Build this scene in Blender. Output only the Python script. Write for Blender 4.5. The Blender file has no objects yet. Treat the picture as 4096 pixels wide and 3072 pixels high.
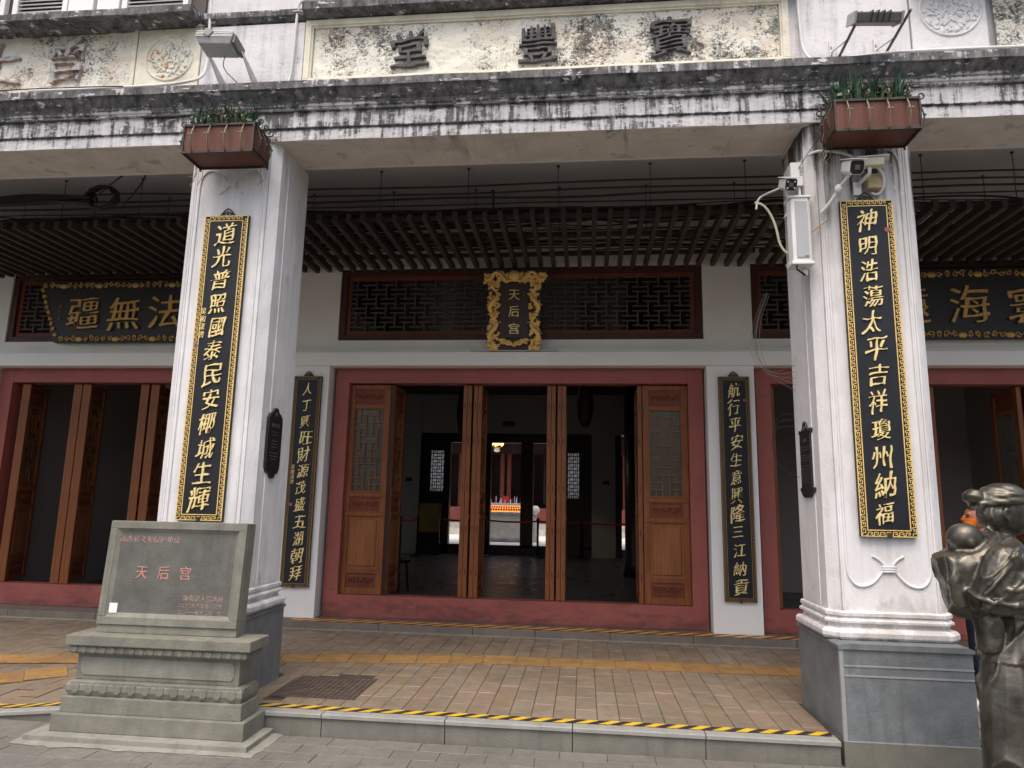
import bpy, bmesh, math, random
from mathutils import Vector, Matrix, noise
R = math.radians
rnd = random.Random(7)
SC = bpy.context.scene
COL = SC.collection

# ------------------------------------------------------------------ camera, world, sun, exposure
cam_d = bpy.data.cameras.new('camera'); cam = bpy.data.objects.new('camera', cam_d); COL.objects.link(cam)
cam_d.sensor_width = 36.0; cam_d.lens = 2766.2/4096*36.0
cam_d.clip_start = 0.05; cam_d.clip_end = 1000
cam.location = (0, 0, 1.4305)
YAW, PITCH, ROLL = -0.1054, 0.1699, 0.0202
# yaw: negative looks to the left; pitch up; roll
Rm = Matrix.Rotation(-YAW, 3, 'Z') @ Matrix.Rotation(math.pi/2 + PITCH, 3, 'X') @ Matrix.Rotation(ROLL, 3, 'Z')
cam.rotation_euler = Rm.to_euler()
SC.camera = cam

world = bpy.data.worlds.new('World'); SC.world = world; world.use_nodes = True
wn = world.node_tree.nodes; wl = world.node_tree.links
sky = wn.new('ShaderNodeTexSky'); sky.sky_type = 'NISHITA'; sky.sun_disc = False
sky.sun_elevation = R(63); sky.sun_rotation = R(200); sky.air_density = 1.0; sky.dust_density = 6.0; sky.ozone_density = 0.6
wn['Background'].inputs['Strength'].default_value = 0.148
wl.new(sky.outputs[0], wn['Background'].inputs['Color'])
sun_d = bpy.data.lights.new('sun', 'SUN'); sun_d.energy = 0.8; sun_d.angle = R(35); sun_d.color = (1, 0.95, 0.88)
sun = bpy.data.objects.new('sun', sun_d); COL.objects.link(sun); sun.rotation_euler = (R(27), R(6), R(14))
SC.view_settings.view_transform = 'Standard'; SC.view_settings.look = 'None'
SC.view_settings.exposure = 0.70; SC.view_settings.gamma = 1.0; SC.view_settings.use_curve_mapping = False
SC.cycles.max_bounces = 8; SC.cycles.diffuse_bounces = 5; SC.cycles.use_denoising = True
SC.cycles.sample_clamp_indirect = 4.0

# ------------------------------------------------------------------ materials
def mat(name):
    m = bpy.data.materials.new(name); m.use_nodes = True
    nt = m.node_tree; return m, nt, nt.nodes, nt.links, nt.nodes['Principled BSDF']
class G:
    """small node-graph helper"""
    def __init__(s, name, rough=0.8, metal=0.0, spec=0.5):
        s.m = bpy.data.materials.new(name); s.m.use_nodes = True; s.nt = s.m.node_tree; s.N = s.nt.nodes; s.L = s.nt.links
        s.b = s.N['Principled BSDF']; s.b.inputs['Roughness'].default_value = rough; s.b.inputs['Metallic'].default_value = metal
        s.b.inputs['Specular IOR Level'].default_value = spec
        s._pos = None; s.h = None
    def set(s, k, v):
        if hasattr(v, 'links') or isinstance(v, bpy.types.NodeSocket): s.L.new(v, s.b.inputs[k])
        else: s.b.inputs[k].default_value = v
    def pos(s, kind='world'):
        if kind == 'world': return s.N.new('ShaderNodeNewGeometry').outputs['Position']
        return s.N.new('ShaderNodeTexCoord').outputs['Object']
    def mp(s, vec, scale=(1,1,1), loc=(0,0,0)):
        n = s.N.new('ShaderNodeMapping'); n.inputs['Scale'].default_value = scale; n.inputs['Location'].default_value = loc
        s.L.new(vec, n.inputs['Vector']); return n.outputs[0]
    def noise(s, vec, scale=5, det=4, rough=0.55, dist=0.0):
        n = s.N.new('ShaderNodeTexNoise'); n.inputs['Scale'].default_value = scale; n.inputs['Detail'].default_value = det
        n.inputs['Roughness'].default_value = rough; n.inputs['Distortion'].default_value = dist; s.L.new(vec, n.inputs['Vector']); return n.outputs[0]
    def vor(s, vec, scale=5, feat='F1', out=0):
        n = s.N.new('ShaderNodeTexVoronoi'); n.feature = feat; n.inputs['Scale'].default_value = scale; s.L.new(vec, n.inputs['Vector']); return n.outputs[out]
    def ramp(s, fac, stops, interp='LINEAR'):
        n = s.N.new('ShaderNodeValToRGB'); r = n.color_ramp; r.interpolation = interp
        while len(r.elements) < len(stops): r.elements.new(0.5)
        for e, (p, c) in zip(r.elements, stops):
            e.position = p; e.color = (c, c, c, 1) if isinstance(c, (int, float)) else (*c, 1)
        s.L.new(fac, n.inputs[0]); return n.outputs[0]
    def mr(s, v, a, b, c=0.0, d=1.0, smooth=False):
        n = s.N.new('ShaderNodeMapRange'); n.interpolation_type = 'SMOOTHSTEP' if smooth else 'LINEAR'
        for i, x in enumerate((a, b, c, d)): n.inputs[i+1].default_value = x
        s.L.new(v, n.inputs[0]); return n.outputs[0]
    def math(s, op, a, b=0.5, clamp=False):
        n = s.N.new('ShaderNodeMath'); n.operation = op; n.use_clamp = clamp
        for i, x in enumerate((a, b)):
            if isinstance(x, (int, float)): n.inputs[i].default_value = x
            else: s.L.new(x, n.inputs[i])
        return n.outputs[0]
    def mix(s, f, a, b, mode='MIX'):
        n = s.N.new('ShaderNodeMix'); n.data_type = 'RGBA'; n.blend_type = mode
        for i, x in ((0, f), (6, a), (7, b)):
            if isinstance(x, (int, float)): n.inputs[i].default_value = x
            elif isinstance(x, tuple): n.inputs[i].default_value = (*x, 1)
            else: s.L.new(x, n.inputs[i])
        return n.outputs[2]
    def xyz(s, vec):
        n = s.N.new('ShaderNodeSeparateXYZ'); s.L.new(vec, n.inputs[0]); return n.outputs
    def bump(s, h, dist=0.01, strength=1.0):
        n = s.N.new('ShaderNodeBump'); n.inputs['Distance'].default_value = dist; n.inputs['Strength'].default_value = strength
        s.L.new(h, n.inputs['Height']); s.L.new(n.outputs[0], s.b.inputs['Normal'])
    def orand(s): return s.N.new('ShaderNodeObjectInfo').outputs['Random']
    def irand(s): return s.N.new('ShaderNodeNewGeometry').outputs['Random Per Island']
    def col(s, c): s.set('Base Color', c if not isinstance(c, tuple) else (*c, 1))

def simple(name, c, rough=0.7, metal=0.0, var=0.15, nscale=8, bump=0.0, spec=0.5, dirt=0.0, kind='world'):
    g = G(name, rough, metal, spec); p = g.pos(kind)
    n = g.noise(p, nscale, 5)
    a = tuple(x*(1-var) for x in c); b = tuple(min(1, x*(1+var)) for x in c)
    k = g.mix(g.mr(n, .3, .7), a, b)
    if dirt:
        d = g.mr(g.noise(p, nscale*0.35, 6, .7), .52, .72)
        k = g.mix(g.math('MULTIPLY', d, dirt), k, tuple(x*.35 for x in c))
    g.col(k)
    if bump: g.bump(g.noise(p, nscale*6, 4), bump)
    return g.m

M = {}
def weathered(name, base, bands, streak=1.0, zr=(4.2, 6.2), floor_dirt=False):
    """lime plaster with black mould: bands = stops (z, amount)"""
    g = G(name, 0.85); p = g.pos(); z = g.xyz(p)[2]
    z01 = g.mr(z, zr[0], zr[1])
    amt = g.ramp(z01, [((b[0]-zr[0])/(zr[1]-zr[0]), b[1]) for b in bands])
    st = g.noise(g.mp(p, (11, 11, 1.0)), 1.6, 8, .68)
    big = g.noise(g.mp(p, (1, 1, 2.4)), 2.2, 9, .70, .4)
    fine = g.noise(g.mp(p, (1, 1, 1.5)), 26, 6, .75)
    n = g.math('ADD', g.math('MULTIPLY', g.mr(st, .3, .7), .28), g.math('ADD', g.math('MULTIPLY', g.mr(big, .3, .7), .20), g.math('MULTIPLY', g.mr(fine, .3, .7), .10)))
    n = g.math('ADD', n, g.mr(g.noise(g.mp(p, (1, 1, .3), (7, 0, 0)), .8, 3, .5), .35, .65, -.07, .07))
    v = g.math('SUBTRACT', g.math('ADD', n, amt), 0.80)
    mould = g.mr(v, .0, 0.09, smooth=True)
    grey = g.mr(v, -0.13, 0.02, 0, .42)
    tone = g.mix(g.mr(g.noise(p, 3, 5), .35, .65), tuple(x*.9 for x in base), tuple(min(1, x*1.05) for x in base))
    c = g.mix(grey, tone, (0.26, 0.255, 0.26))
    dens = g.mr(g.noise(g.mp(p, (14, 14, 5)), 1, 7, .75), .35, .65, .62, 1.0)
    c = g.mix(g.math('MULTIPLY', mould, dens), c, (0.022, 0.021, 0.023))
    chips = g.mr(g.noise(g.mp(p, (5, 5, 16), (5, 2, 1)), 1.5, 6, .68), .605, .63)
    c = g.mix(g.math('MULTIPLY', chips, .8), c, tuple(min(1, x*1.02) for x in base))
    g.col(c)
    g.bump(g.math('ADD', g.math('MULTIPLY', g.noise(p, 14, 5), .6), g.math('MULTIPLY', g.noise(p, 55, 4), .4)), 0.006)
    M[name] = g.m; return g.m

WHITE = (0.70, 0.69, 0.70)
weathered('entablature_plaster', WHITE, [(4.2, .48), (4.375, .51), (4.392, .66), (4.405, .54), (4.48, .53), (4.53, .57), (4.540, .75), (4.552, .54), (4.575, .54), (4.588, .80), (4.605, .60), (4.625, .72), (4.66, .84), (4.685, .66), (4.745, .62), (4.86, .52), (5.0, .40), (5.40, .40), (5.50, .80), (5.55, .66), (5.60, .54), (5.70, .45)], zr=(4.2, 5.9))
weathered('pier_plaster', WHITE, [(4.7, .72), (4.84, .62), (4.98, .42), (5.3, .34), (5.5, .40), (5.56, .66), (5.62, .4), (5.9, .3)], zr=(4.7, 5.9))
def soffit():
    g = G('soffit_plaster', .9); p = g.pos()
    st = g.noise(g.mp(p, (5.5, .9, 1)), 1.2, 5, .6, .3); sm_ = g.noise(g.mp(p, (2.2, 3, 1)), 2, 5, .6); mk = g.noise(p, 1.4, 3)
    c = g.mix(g.mr(sm_, .3, .7), (.58, .53, .48), (.72, .68, .63))
    c = g.mix(g.math('MULTIPLY', g.mr(st, .56, .68), g.mr(mk, .42, .60, .15, .75)), c, (.22, .17, .13))
    c = g.mix(g.math('MULTIPLY', g.mr(g.noise(p, 5, 5, .6), .60, .66), .45), c, (.26, .23, .20))
    g.col(c); g.bump(g.noise(g.mp(p, (1, 4, 1)), 10, 4), .004); M['soffit_plaster'] = g.m
soffit()
# column: streaks near the top, grime just above the plinth
def column_mat(name, base, top):
    g = G(name, 0.8); p = g.pos(); X, Yc, z = g.xyz(p)
    st = g.noise(g.mp(p, (14, 14, .55)), 1.2, 6, .6)
    sc = g.noise(g.mp(p, (3, 3, 1.2)), 1.7, 7, .65)
    t = g.mr(z, 2.6, 4.3, 0, top)
    b = g.mr(z, 0.64, 0.57, 0, .42)
    v = g.math('ADD', g.math('ADD', g.math('MULTIPLY', st, .6), g.math('MULTIPLY', sc, .45)), g.math('ADD', t, b))
    mould = g.mr(v, .78, .96, smooth=True); grey = g.mr(v, .50, .80, 0, .5)
    tone = g.mix(g.mr(g.noise(p, 2.5, 5), .35, .65), tuple(x*.92 for x in base), tuple(min(1, x*1.05) for x in base))
    c = g.mix(grey, tone, (.36, .34, .33)); c = g.mix(mould, c, (.035, .033, .032))
    foot_ = g.mr(g.math('ADD', g.noise(g.mp(p, (6, 6, 2.5)), 1.3, 6, .65), g.mr(z, .95, .74, 0, .22)), .62, .74); c = g.mix(g.math('MULTIPLY', foot_, .45), c, (.30, .27, .235)); patch = g.mr(g.noise(g.mp(p, (1, 1, .6), (9, 1, 3)), 2.4, 4, .5), .56, .575); c = g.mix(g.math('MULTIPLY', patch, .28), c, (.80, .80, .82)); chip = g.mr(g.noise(p, 9, 4, .6), .66, .68); c = g.mix(g.math('MULTIPLY', chip, .5), c, (.75, .74, .73))
    g.col(c); g.bump(g.math('ADD', g.noise(g.mp(p, (1, 1, .35)), 12, 4), g.math('MULTIPLY', g.noise(p, 70, 3), .25)), 0.008)
    M[name] = g.m
column_mat('column_left_plaster', (.74, .735, .74), .17)
column_mat('column_right_plaster', (.72, .71, .71), .42)
# cream peeling panels
def cream(name, dark, xr=None):
    g = G(name, 0.9); p = g.pos()
    big = g.noise(g.mp(p, (1, 1, 1.2), (1.3, 0, 4)), 2.0, 6, .62, .3)
    fl = g.noise(g.mp(p, (24, 24, 34)), 1.0, 6, .72, 1.4)
    tiny = g.noise(g.mp(p, (1, 1, 1)), 48, 5, .7, .8)
    X_, Y_, Z_ = g.xyz(p)
    drip = g.noise(g.mp(p, (7, 7, 1.3), (2, 0, 0)), 1, 5, .6)
    m = g.math('ADD', g.mr(big, .34, .68), g.math('MULTIPLY', g.mr(drip, .35, .70), .55))
    v = g.math('ADD', g.math('ADD', g.math('MULTIPLY', fl, .50), g.math('MULTIPLY', tiny, .42)), g.math('MULTIPLY', m, dark))
    blk = g.math('MULTIPLY', g.mr(v, .575, .67, smooth=True), g.mr(g.noise(p, 30, 5, .7), .3, .6, .55, 1.0))
    warm = g.noise(p, 2.6, 5, .6)
    c = g.ramp(warm, [(.3, (.84, .81, .66)), (.48, (.86, .85, .76)), (.60, (.82, .73, .60)), (.72, (.78, .77, .73))])
    bare = g.mr(g.noise(g.mp(p, (1, 1, 1), (3, 1, 7)), 4.5, 4, .55), .61, .625)
    c = g.mix(g.math('MULTIPLY', bare, .55), c, (.62, .56, .48))
    crk = g.mr(g.vor(g.mp(p, (7, 7, 7)), 1.0, 'DISTANCE_TO_EDGE'), 0, .012, 1, 0); crk = g.math('MULTIPLY', crk, g.mr(warm, .55, .6))
    c = g.mix(g.math('MULTIPLY', crk, .6), c, (.12, .11, .10))
    c = g.mix(blk, c, (.045, .045, .042))
    g.col(c)
    h = g.math('ADD', g.math('MULTIPLY', fl, .7), g.math('MULTIPLY', tiny, .3))
    h = g.math('SUBTRACT', g.math('SUBTRACT', h, g.math('MULTIPLY', bare, .3)), g.math('MULTIPLY', blk, .25))
    g.bump(h, 0.012); M[name] = g.m
cream('cream_plaster', .185)
cream('cream_plaster_light', .14)
M['cream_frame'] = simple('cream_frame', (.78, .74, .60), .85, var=.12, nscale=9, bump=.005, dirt=.5)
M['relief_cream'] = simple('relief_cream', (.78, .76, .66), .85, var=.15, nscale=14, bump=.006, dirt=.5)
M['relief_blue'] = simple('relief_blue', (.30, .38, .52), .85, var=.4, nscale=14)
M['relief_white'] = simple('relief_white', (.76, .755, .75), .85, var=.08, nscale=9, bump=.004)
M['relief_orange'] = simple('relief_orange', (.6, .36, .2), .85, var=.3, nscale=14)
M['dark_character'] = simple('dark_character', (.10, .095, .10), .8, var=.5, nscale=12, bump=.01)
M['worn_character'] = simple('worn_character', (.50, .49, .46), .9, var=.5, nscale=14, bump=.012, dirt=.8)
M['red_trace'] = simple('red_trace', (.42, .27, .25), .9, var=.4, nscale=20)
M['ceiling'] = simple('ceiling', (.70, .68, .69), .9, var=.05, nscale=1.5)
M['wall_white'] = simple('wall_white', (.78, .78, .765), .75, var=.04, nscale=1.2, dirt=.12)
M['wall_upper'] = simple('wall_upper', (.72, .71, .66), .8, var=.05, nscale=2, dirt=.15)
M['wall_inner'] = simple('wall_inner', (.46, .45, .41), .85, var=.05, nscale=1.5, dirt=.15)
M['wall_taupe'] = simple('wall_taupe', (.30, .265, .25), .85, var=.06, nscale=1.5)
def red_paint():
    g = G('red_paint', .62); p = g.pos(); z = g.xyz(p)[2]
    n = g.noise(p, 3, 5, .6)
    c = g.mix(g.mr(n, .3, .7), (.255, .066, .054), (.31, .085, .068))
    d = g.mr(g.math('ADD', g.noise(g.mp(p, (1, 1, 2.5)), 4, 6, .65), g.mr(z, .42, .1, 0, .22)), .60, .80)
    c = g.mix(g.math('MULTIPLY', d, .6), c, (.07, .028, .028))
    s = g.mr(g.vor(p, 16), 0.0, .045, 1, 0)
    c = g.mix(g.math('MULTIPLY', s, .6), c, (.05, .02, .02))
    g.col(c); g.bump(g.noise(p, 40, 4), .003); M['red_paint'] = g.m
red_paint()
def wood(name, a, b, rough=.38, sc=1.0, kind='object', coat=0.0):
    g = G(name, rough); p = g.pos(kind)
    w = g.noise(g.mp(p, (28*sc, 28*sc, 1.6*sc)), 1.5, 6, .6, .8)
    l = g.noise(g.mp(p, (4*sc, 4*sc, 1.2*sc)), 1.3, 3)
    c = g.mix(g.mr(w, .3, .7), a, b); c = g.mix(g.mr(l, .35, .7, 0, .45), c, tuple(x*.5 for x in a))
    g.b.inputs['Specular IOR Level'].default_value = .3; g.col(c); g.bump(w, .0015); g.b.inputs['Coat Weight'].default_value = coat; M[name] = g.m
wood('door_wood', (.165, .050, .016), (.29, .100, .032), .45)
wood('door_wood_panel', (.21, .072, .025), (.34, .135, .046), .45)
wood('carved_wood', (.13, .032, .016), (.20, .055, .026), .5)
wood('dark_wood', (.022, .011, .009), (.045, .02, .015), .4)
wood('slat_wood', (.055, .039, .035), (.098, .070, .062), .7)
wood('transom_wood', (.045, .017, .012), (.085, .032, .022), .5)
wood('planter_wood', (.10, .034, .022), (.18, .068, .046), .5)
M['lattice_dark'] = simple('lattice_dark', (.060, .045, .040), .6, var=.2)
def stone(name, c, rough=.75, var=.15, bump=.003, wet=.0, kind='world'):
    g = G(name, rough); p = g.pos(kind)
    n = g.noise(p, 6, 6, .65); f = g.noise(p, 90, 3, .6); st = g.noise(g.mp(p, (8, 8, .7)), 2, 5)
    k = g.mix(g.mr(n, .3, .7), tuple(x*(1-var) for x in c), tuple(x*(1+var) for x in c))
    k = g.mix(g.mr(st, .55, .75, 0, .45), k, tuple(x*.45 for x in c))
    k = g.mix(g.mr(f, .62, .75, 0, .35), k, tuple(min(1, x*1.9) for x in c))
    g.col(k); g.bump(g.math('ADD', f, g.math('MULTIPLY', n, .5)), bump); M[name] = g.m
stone('monument_stone', (.185, .182, .148), .7, .26)
stone('monument_slate', (.105, .104, .092), .6, .28)
stone('kerb_stone', (.165, .160, .135), .8, .16)
stone('kerb_lip', (.27, .268, .25), .8, .12)
stone('granite', (.165, .182, .192), .45, .26)
stone('granite_line', (.30, .31, .31), .5, .1)
stone('slab_stone', (.24, .235, .20), .85, .2)
stone('step_stone', (.15, .125, .105), .7, .2)
def pavers(name, cols, rough, bump=.003):
    g = G(name, rough); p = g.pos()
    r = g.math('FRACT', g.math('ADD', g.orand(), g.math('MULTIPLY', g.irand(), 7.31)))
    base = g.ramp(r, [(i/len(cols), c) for i, c in enumerate(cols)], 'CONSTANT')
    n = g.noise(p, 7, 6, .65); f = g.noise(p, 70, 4, .65); m = g.noise(p, 1.1, 4)
    k = g.mix(g.mr(n, .35, .7, 0, .5), base, (.10, .085, .065))
    k = g.mix(g.mr(f, .5, .75, 0, .25), k, (.42, .36, .29))
    k = g.mix(g.mr(m, .45, .7, 0, .3), k, (.09, .08, .065))
    sp_ = g.mr(g.vor(p, 5.5), .0, .07, 1, 0); k = g.mix(g.math('MULTIPLY', sp_, .55), k, (.05, .045, .04))
    sc_ = g.mr(g.noise(g.mp(p, (2, 9, 1)), 3.2, 6, .7, .6), .62, .70); k = g.mix(g.math('MULTIPLY', sc_, .30), k, (.45, .42, .37))
    sx_ = g.mr(g.noise(p, 2.6, 6, .65), .56, .68); k = g.mix(g.math('MULTIPLY', sx_, .40), k, tuple(q*.45 for q in cols[0]))
    g.col(k); g.set('Roughness', g.mr(n, .3, .7, rough-.18, rough+.12)); g.bump(g.math('ADD', f, n), bump); M[name] = g.m
pavers('arcade_paver', [(.265, .205, .145), (.28, .22, .158), (.245, .19, .135), (.275, .205, .148), (.255, .208, .155), (.275, .198, .145), (.235, .19, .142), (.275, .228, .17), (.26, .198, .13)], .50)
pavers('street_paver', [(.165, .165, .150), (.175, .172, .158), (.155, .156, .144), (.185, .178, .160), (.160, .157, .142)], .62)
M['joint'] = simple('joint', (.055, .048, .038), .9, var=.3, nscale=12)
M['street_joint'] = simple('street_joint', (.095, .094, .083), .9, var=.3, nscale=12)
pavers('tactile', [(.40, .215, .062), (.37, .20, .06), (.42, .235, .075), (.36, .19, .055)], .6)
M['manhole'] = simple('manhole', (.085, .062, .052), .6, metal=.3, var=.35, nscale=14, bump=.004)
def tape(name, y, k, px, sl, worn):
    g = G(name, .5); p = g.pos(); X, Y, Z = g.xyz(p)
    t = g.math('FRACT', g.math('ADD', g.math('MULTIPLY', X, 1/px), g.math('MULTIPLY', Y, sl/px)))
    s = g.math('LESS_THAN', t, .5)
    yel = g.mix(g.mr(g.noise(p, 12, 4), .35, .65), y, tuple(q*.8 for q in y))
    c = g.mix(s, k, yel)
    w = g.mr(g.noise(p, 26, 6, .7), worn, worn+.06); c = g.mix(w, c, (.22, .19, .16))
    g.col(c); M[name] = g.m
tape('kerb_tape_print', (.70, .46, .03), (.035, .025, .03), .147, -1.1, .68)
tape('step_tape_print', (.88, .40, .06), (.10, .075, .06), .20, -1.25, .62)
M['board_black'] = simple('board_black', (.013, .015, .020), .5, var=.2, nscale=6, kind='object', spec=.3)
M['board_brown'] = simple('board_brown', (.030, .014, .013), .5, var=.2, nscale=6, kind='object')
M['nameboard_black'] = simple('nameboard_black', (.012, .013, .016), .5, var=.2, nscale=6)  # black of the long name boards in the side bays
def gold(name, c, rough=.38, metal=.55):
    g = G(name, rough, metal); p = g.pos('object')
    n = g.noise(p, 25, 4); g.col(g.mix(g.mr(n, .3, .7), tuple(x*.75 for x in c), c)); g.bump(g.noise(p, 60, 3), .002); M[name] = g.m
gold('gold', (.92, .64, .22), .45, .15); gold('gold_old', (.60, .37, .12), .5, .2); gold('gold_bright', (1.0, .66, .22), .42, .2); gold('gold_pale', (.98, .78, .36), .42, .30)
gold('gold_dull', (.30, .18, .06), .6, .25)
M['seal_red'] = simple('seal_red', (.30, .03, .035), .6, var=.4, nscale=60, kind='object')
M['seal_frame'] = simple('seal_frame', (.30, .26, .26), .6, var=.4, nscale=60, kind='object')
M['iron'] = simple('iron', (.055, .050, .042), .55, metal=.5, var=.3, nscale=20)
M['iron_worn'] = simple('iron_worn', (.20, .17, .11), .55, metal=.4, var=.4, nscale=40)
M['plaque_black'] = simple('plaque_black', (.018, .017, .018), .4, var=.2, nscale=20)
M['plaque_text'] = simple('plaque_text', (.075, .075, .078), .6, var=.2)
M['white_plastic'] = simple('white_plastic', (.72, .72, .70), .45, var=.05, nscale=6)
M['cream_plastic'] = simple('cream_plastic', (.62, .58, .44), .5, var=.08, nscale=10)
M['tan_plastic'] = simple('tan_plastic', (.46, .37, .19), .6, var=.12, nscale=20)
M['grey_mesh'] = simple('grey_mesh', (.40, .41, .42), .55, var=.04)
M['black_plastic'] = simple('black_plastic', (.015, .015, .017), .3, var=.1)
M['cable_black'] = simple('cable_black', (.014, .014, .015), .55, var=.2)
M['cable_grey'] = simple('cable_grey', (.10, .10, .10), .6, var=.2)
M['cable_yellow'] = simple('cable_yellow', (.40, .26, .08), .6, var=.2)
M['conduit'] = simple('conduit', (.66, .66, .64), .5, var=.08, dirt=.3)
M['lamp_metal'] = simple('lamp_metal', (.48, .49, .49), .45, metal=.35, var=.12, nscale=15, dirt=.4)
M['lamp_dark'] = simple('lamp_dark', (.16, .155, .14), .5, metal=.4, var=.2, nscale=15, dirt=.4)
M['steel'] = simple('steel', (.35, .35, .35), .35, metal=.8, var=.1)
for _n, _c in (('leaf', [(.030, .085, .045), (.055, .13, .07), (.025, .06, .035), (.10, .16, .085), (.045, .11, .08)]), ('leaf_dry', [(.10, .12, .07), (.16, .14, .09), (.07, .09, .06)])):
    g = G(_n, .55); r = g.irand(); g.col(g.ramp(r, [(i/len(_c), c) for i, c in enumerate(_c)], 'CONSTANT')); M[_n] = g.m
M['petal_pink'] = simple('petal_pink', (.28, .12, .14), .7, var=.4, nscale=40)
M['petal_yellow'] = simple('petal_yellow', (.62, .34, .10), .7, var=.3, nscale=40)
M['petal_white'] = simple('petal_white', (.6, .58, .52), .7, var=.2, nscale=40)
M['red_letter'] = simple('red_letter', (.46, .22, .18), .7, var=.25, nscale=30)
M['red_letter_worn'] = simple('red_letter_worn', (.36, .235, .20), .8, var=.5, nscale=60)
M['paper'] = simple('paper', (.75, .76, .8), .6, var=.03)
M['belt_red'] = simple('belt_red', (.35, .012, .018), .6, var=.1)
M['brass_board'] = simple('brass_board', (.16, .105, .03), .5, var=.2)
M['marble'] = simple('marble', (.50, .49, .46), .6, var=.15, nscale=6, bump=.004)
M['court_stone'] = simple('court_stone', (.80, .80, .78), .7, var=.06)
M['blue_cloth'] = simple('blue_cloth', (.012, .022, .12), .6, var=.2)
M['maroon'] = simple('maroon', (.075, .012, .015), .5, var=.2)
M['orange_fruit'] = simple('orange_fruit', (.75, .30, .05), .5, var=.3, nscale=30)
def glass():
    g = G('pane_glass', .12); g.col((.17, .19, .18)); g.b.inputs['Metallic'].default_value = .0
    t = g.N.new('ShaderNodeBsdfTransparent'); mx = g.N.new('ShaderNodeMixShader'); mx.inputs[0].default_value = .30
    t.inputs[0].default_value = (.85, .9, .87, 1)
    g.L.new(t.outputs[0], mx.inputs[1]); g.L.new(g.b.outputs[0], mx.inputs[2]); g.L.new(mx.outputs[0], g.N['Material Output'].inputs[0]); M['glass'] = g.m
glass()
def frosted():
    g = G('frosted_pane', .5); t = g.N.new('ShaderNodeBsdfTranslucent'); t.inputs[0].default_value = (.9, .92, .9, 1)
    mx = g.N.new('ShaderNodeMixShader'); mx.inputs[0].default_value = .15; g.col((.6, .6, .6))
    g.L.new(t.outputs[0], mx.inputs[1]); g.L.new(g.b.outputs[0], mx.inputs[2]); g.L.new(mx.outputs[0], g.N['Material Output'].inputs[0]); M['frosted'] = g.m
frosted()
def emit(name, c, s):
    g = G(name); g.col(c); g.b.inputs['Emission Color'].default_value = (*c, 1); g.b.inputs['Emission Strength'].default_value = s; M[name] = g.m
emit('lamp_glow', (1, .85, .6), 12); emit('shade_glow', (1, .52, .14), 3.0); emit('candle_glow', (1, .42, .10), .8)
def floor_dark():
    g = G('hall_floor_tiles', .30); p = g.pos(); n = g.noise(p, 4, 5)
    g.col(g.mix(n, (.090, .090, .094), (.14, .14, .142))); g.set('Roughness', g.mr(n, .3, .7, .22, .42)); g.bump(g.noise(p, 20, 3), .001); M['hall_floor'] = g.m
floor_dark()
def bronze():
    g = G('bronze', .34, .75); p = g.pos('object')
    n = g.noise(p, 5, 6, .6); f = g.noise(p, 45, 5, .6)
    geo = g.N.new('ShaderNodeNewGeometry').outputs['Pointiness']
    e = g.mr(geo, .505, .56)
    c = g.mix(g.mr(n, .35, .65), (.050, .046, .039), (.150, .138, .116))
    c = g.mix(g.math('MULTIPLY', e, .25), c, (.34, .30, .18))
    g.col(c); g.set('Roughness', g.mr(f, .3, .7, .27, .46)); g.bump(g.math('ADD', g.math('MULTIPLY', f, .5), n), .004); M['bronze'] = g.m
bronze()
M['skin'] = simple('skin', (.34, .13, .075), .55, var=.08, nscale=8)
M['hair'] = simple('hair', (.012, .010, .010), .7, var=.2, nscale=60)
M['mask_orange'] = simple('mask_orange', (.85, .20, .015), .6, var=.15, nscale=20)
M['navy_cloth'] = simple('navy_cloth', (.010, .014, .035), .8, var=.3, nscale=14, bump=.004)
M['shoe'] = simple('shoe', (.55, .54, .52), .6, var=.1)

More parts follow.
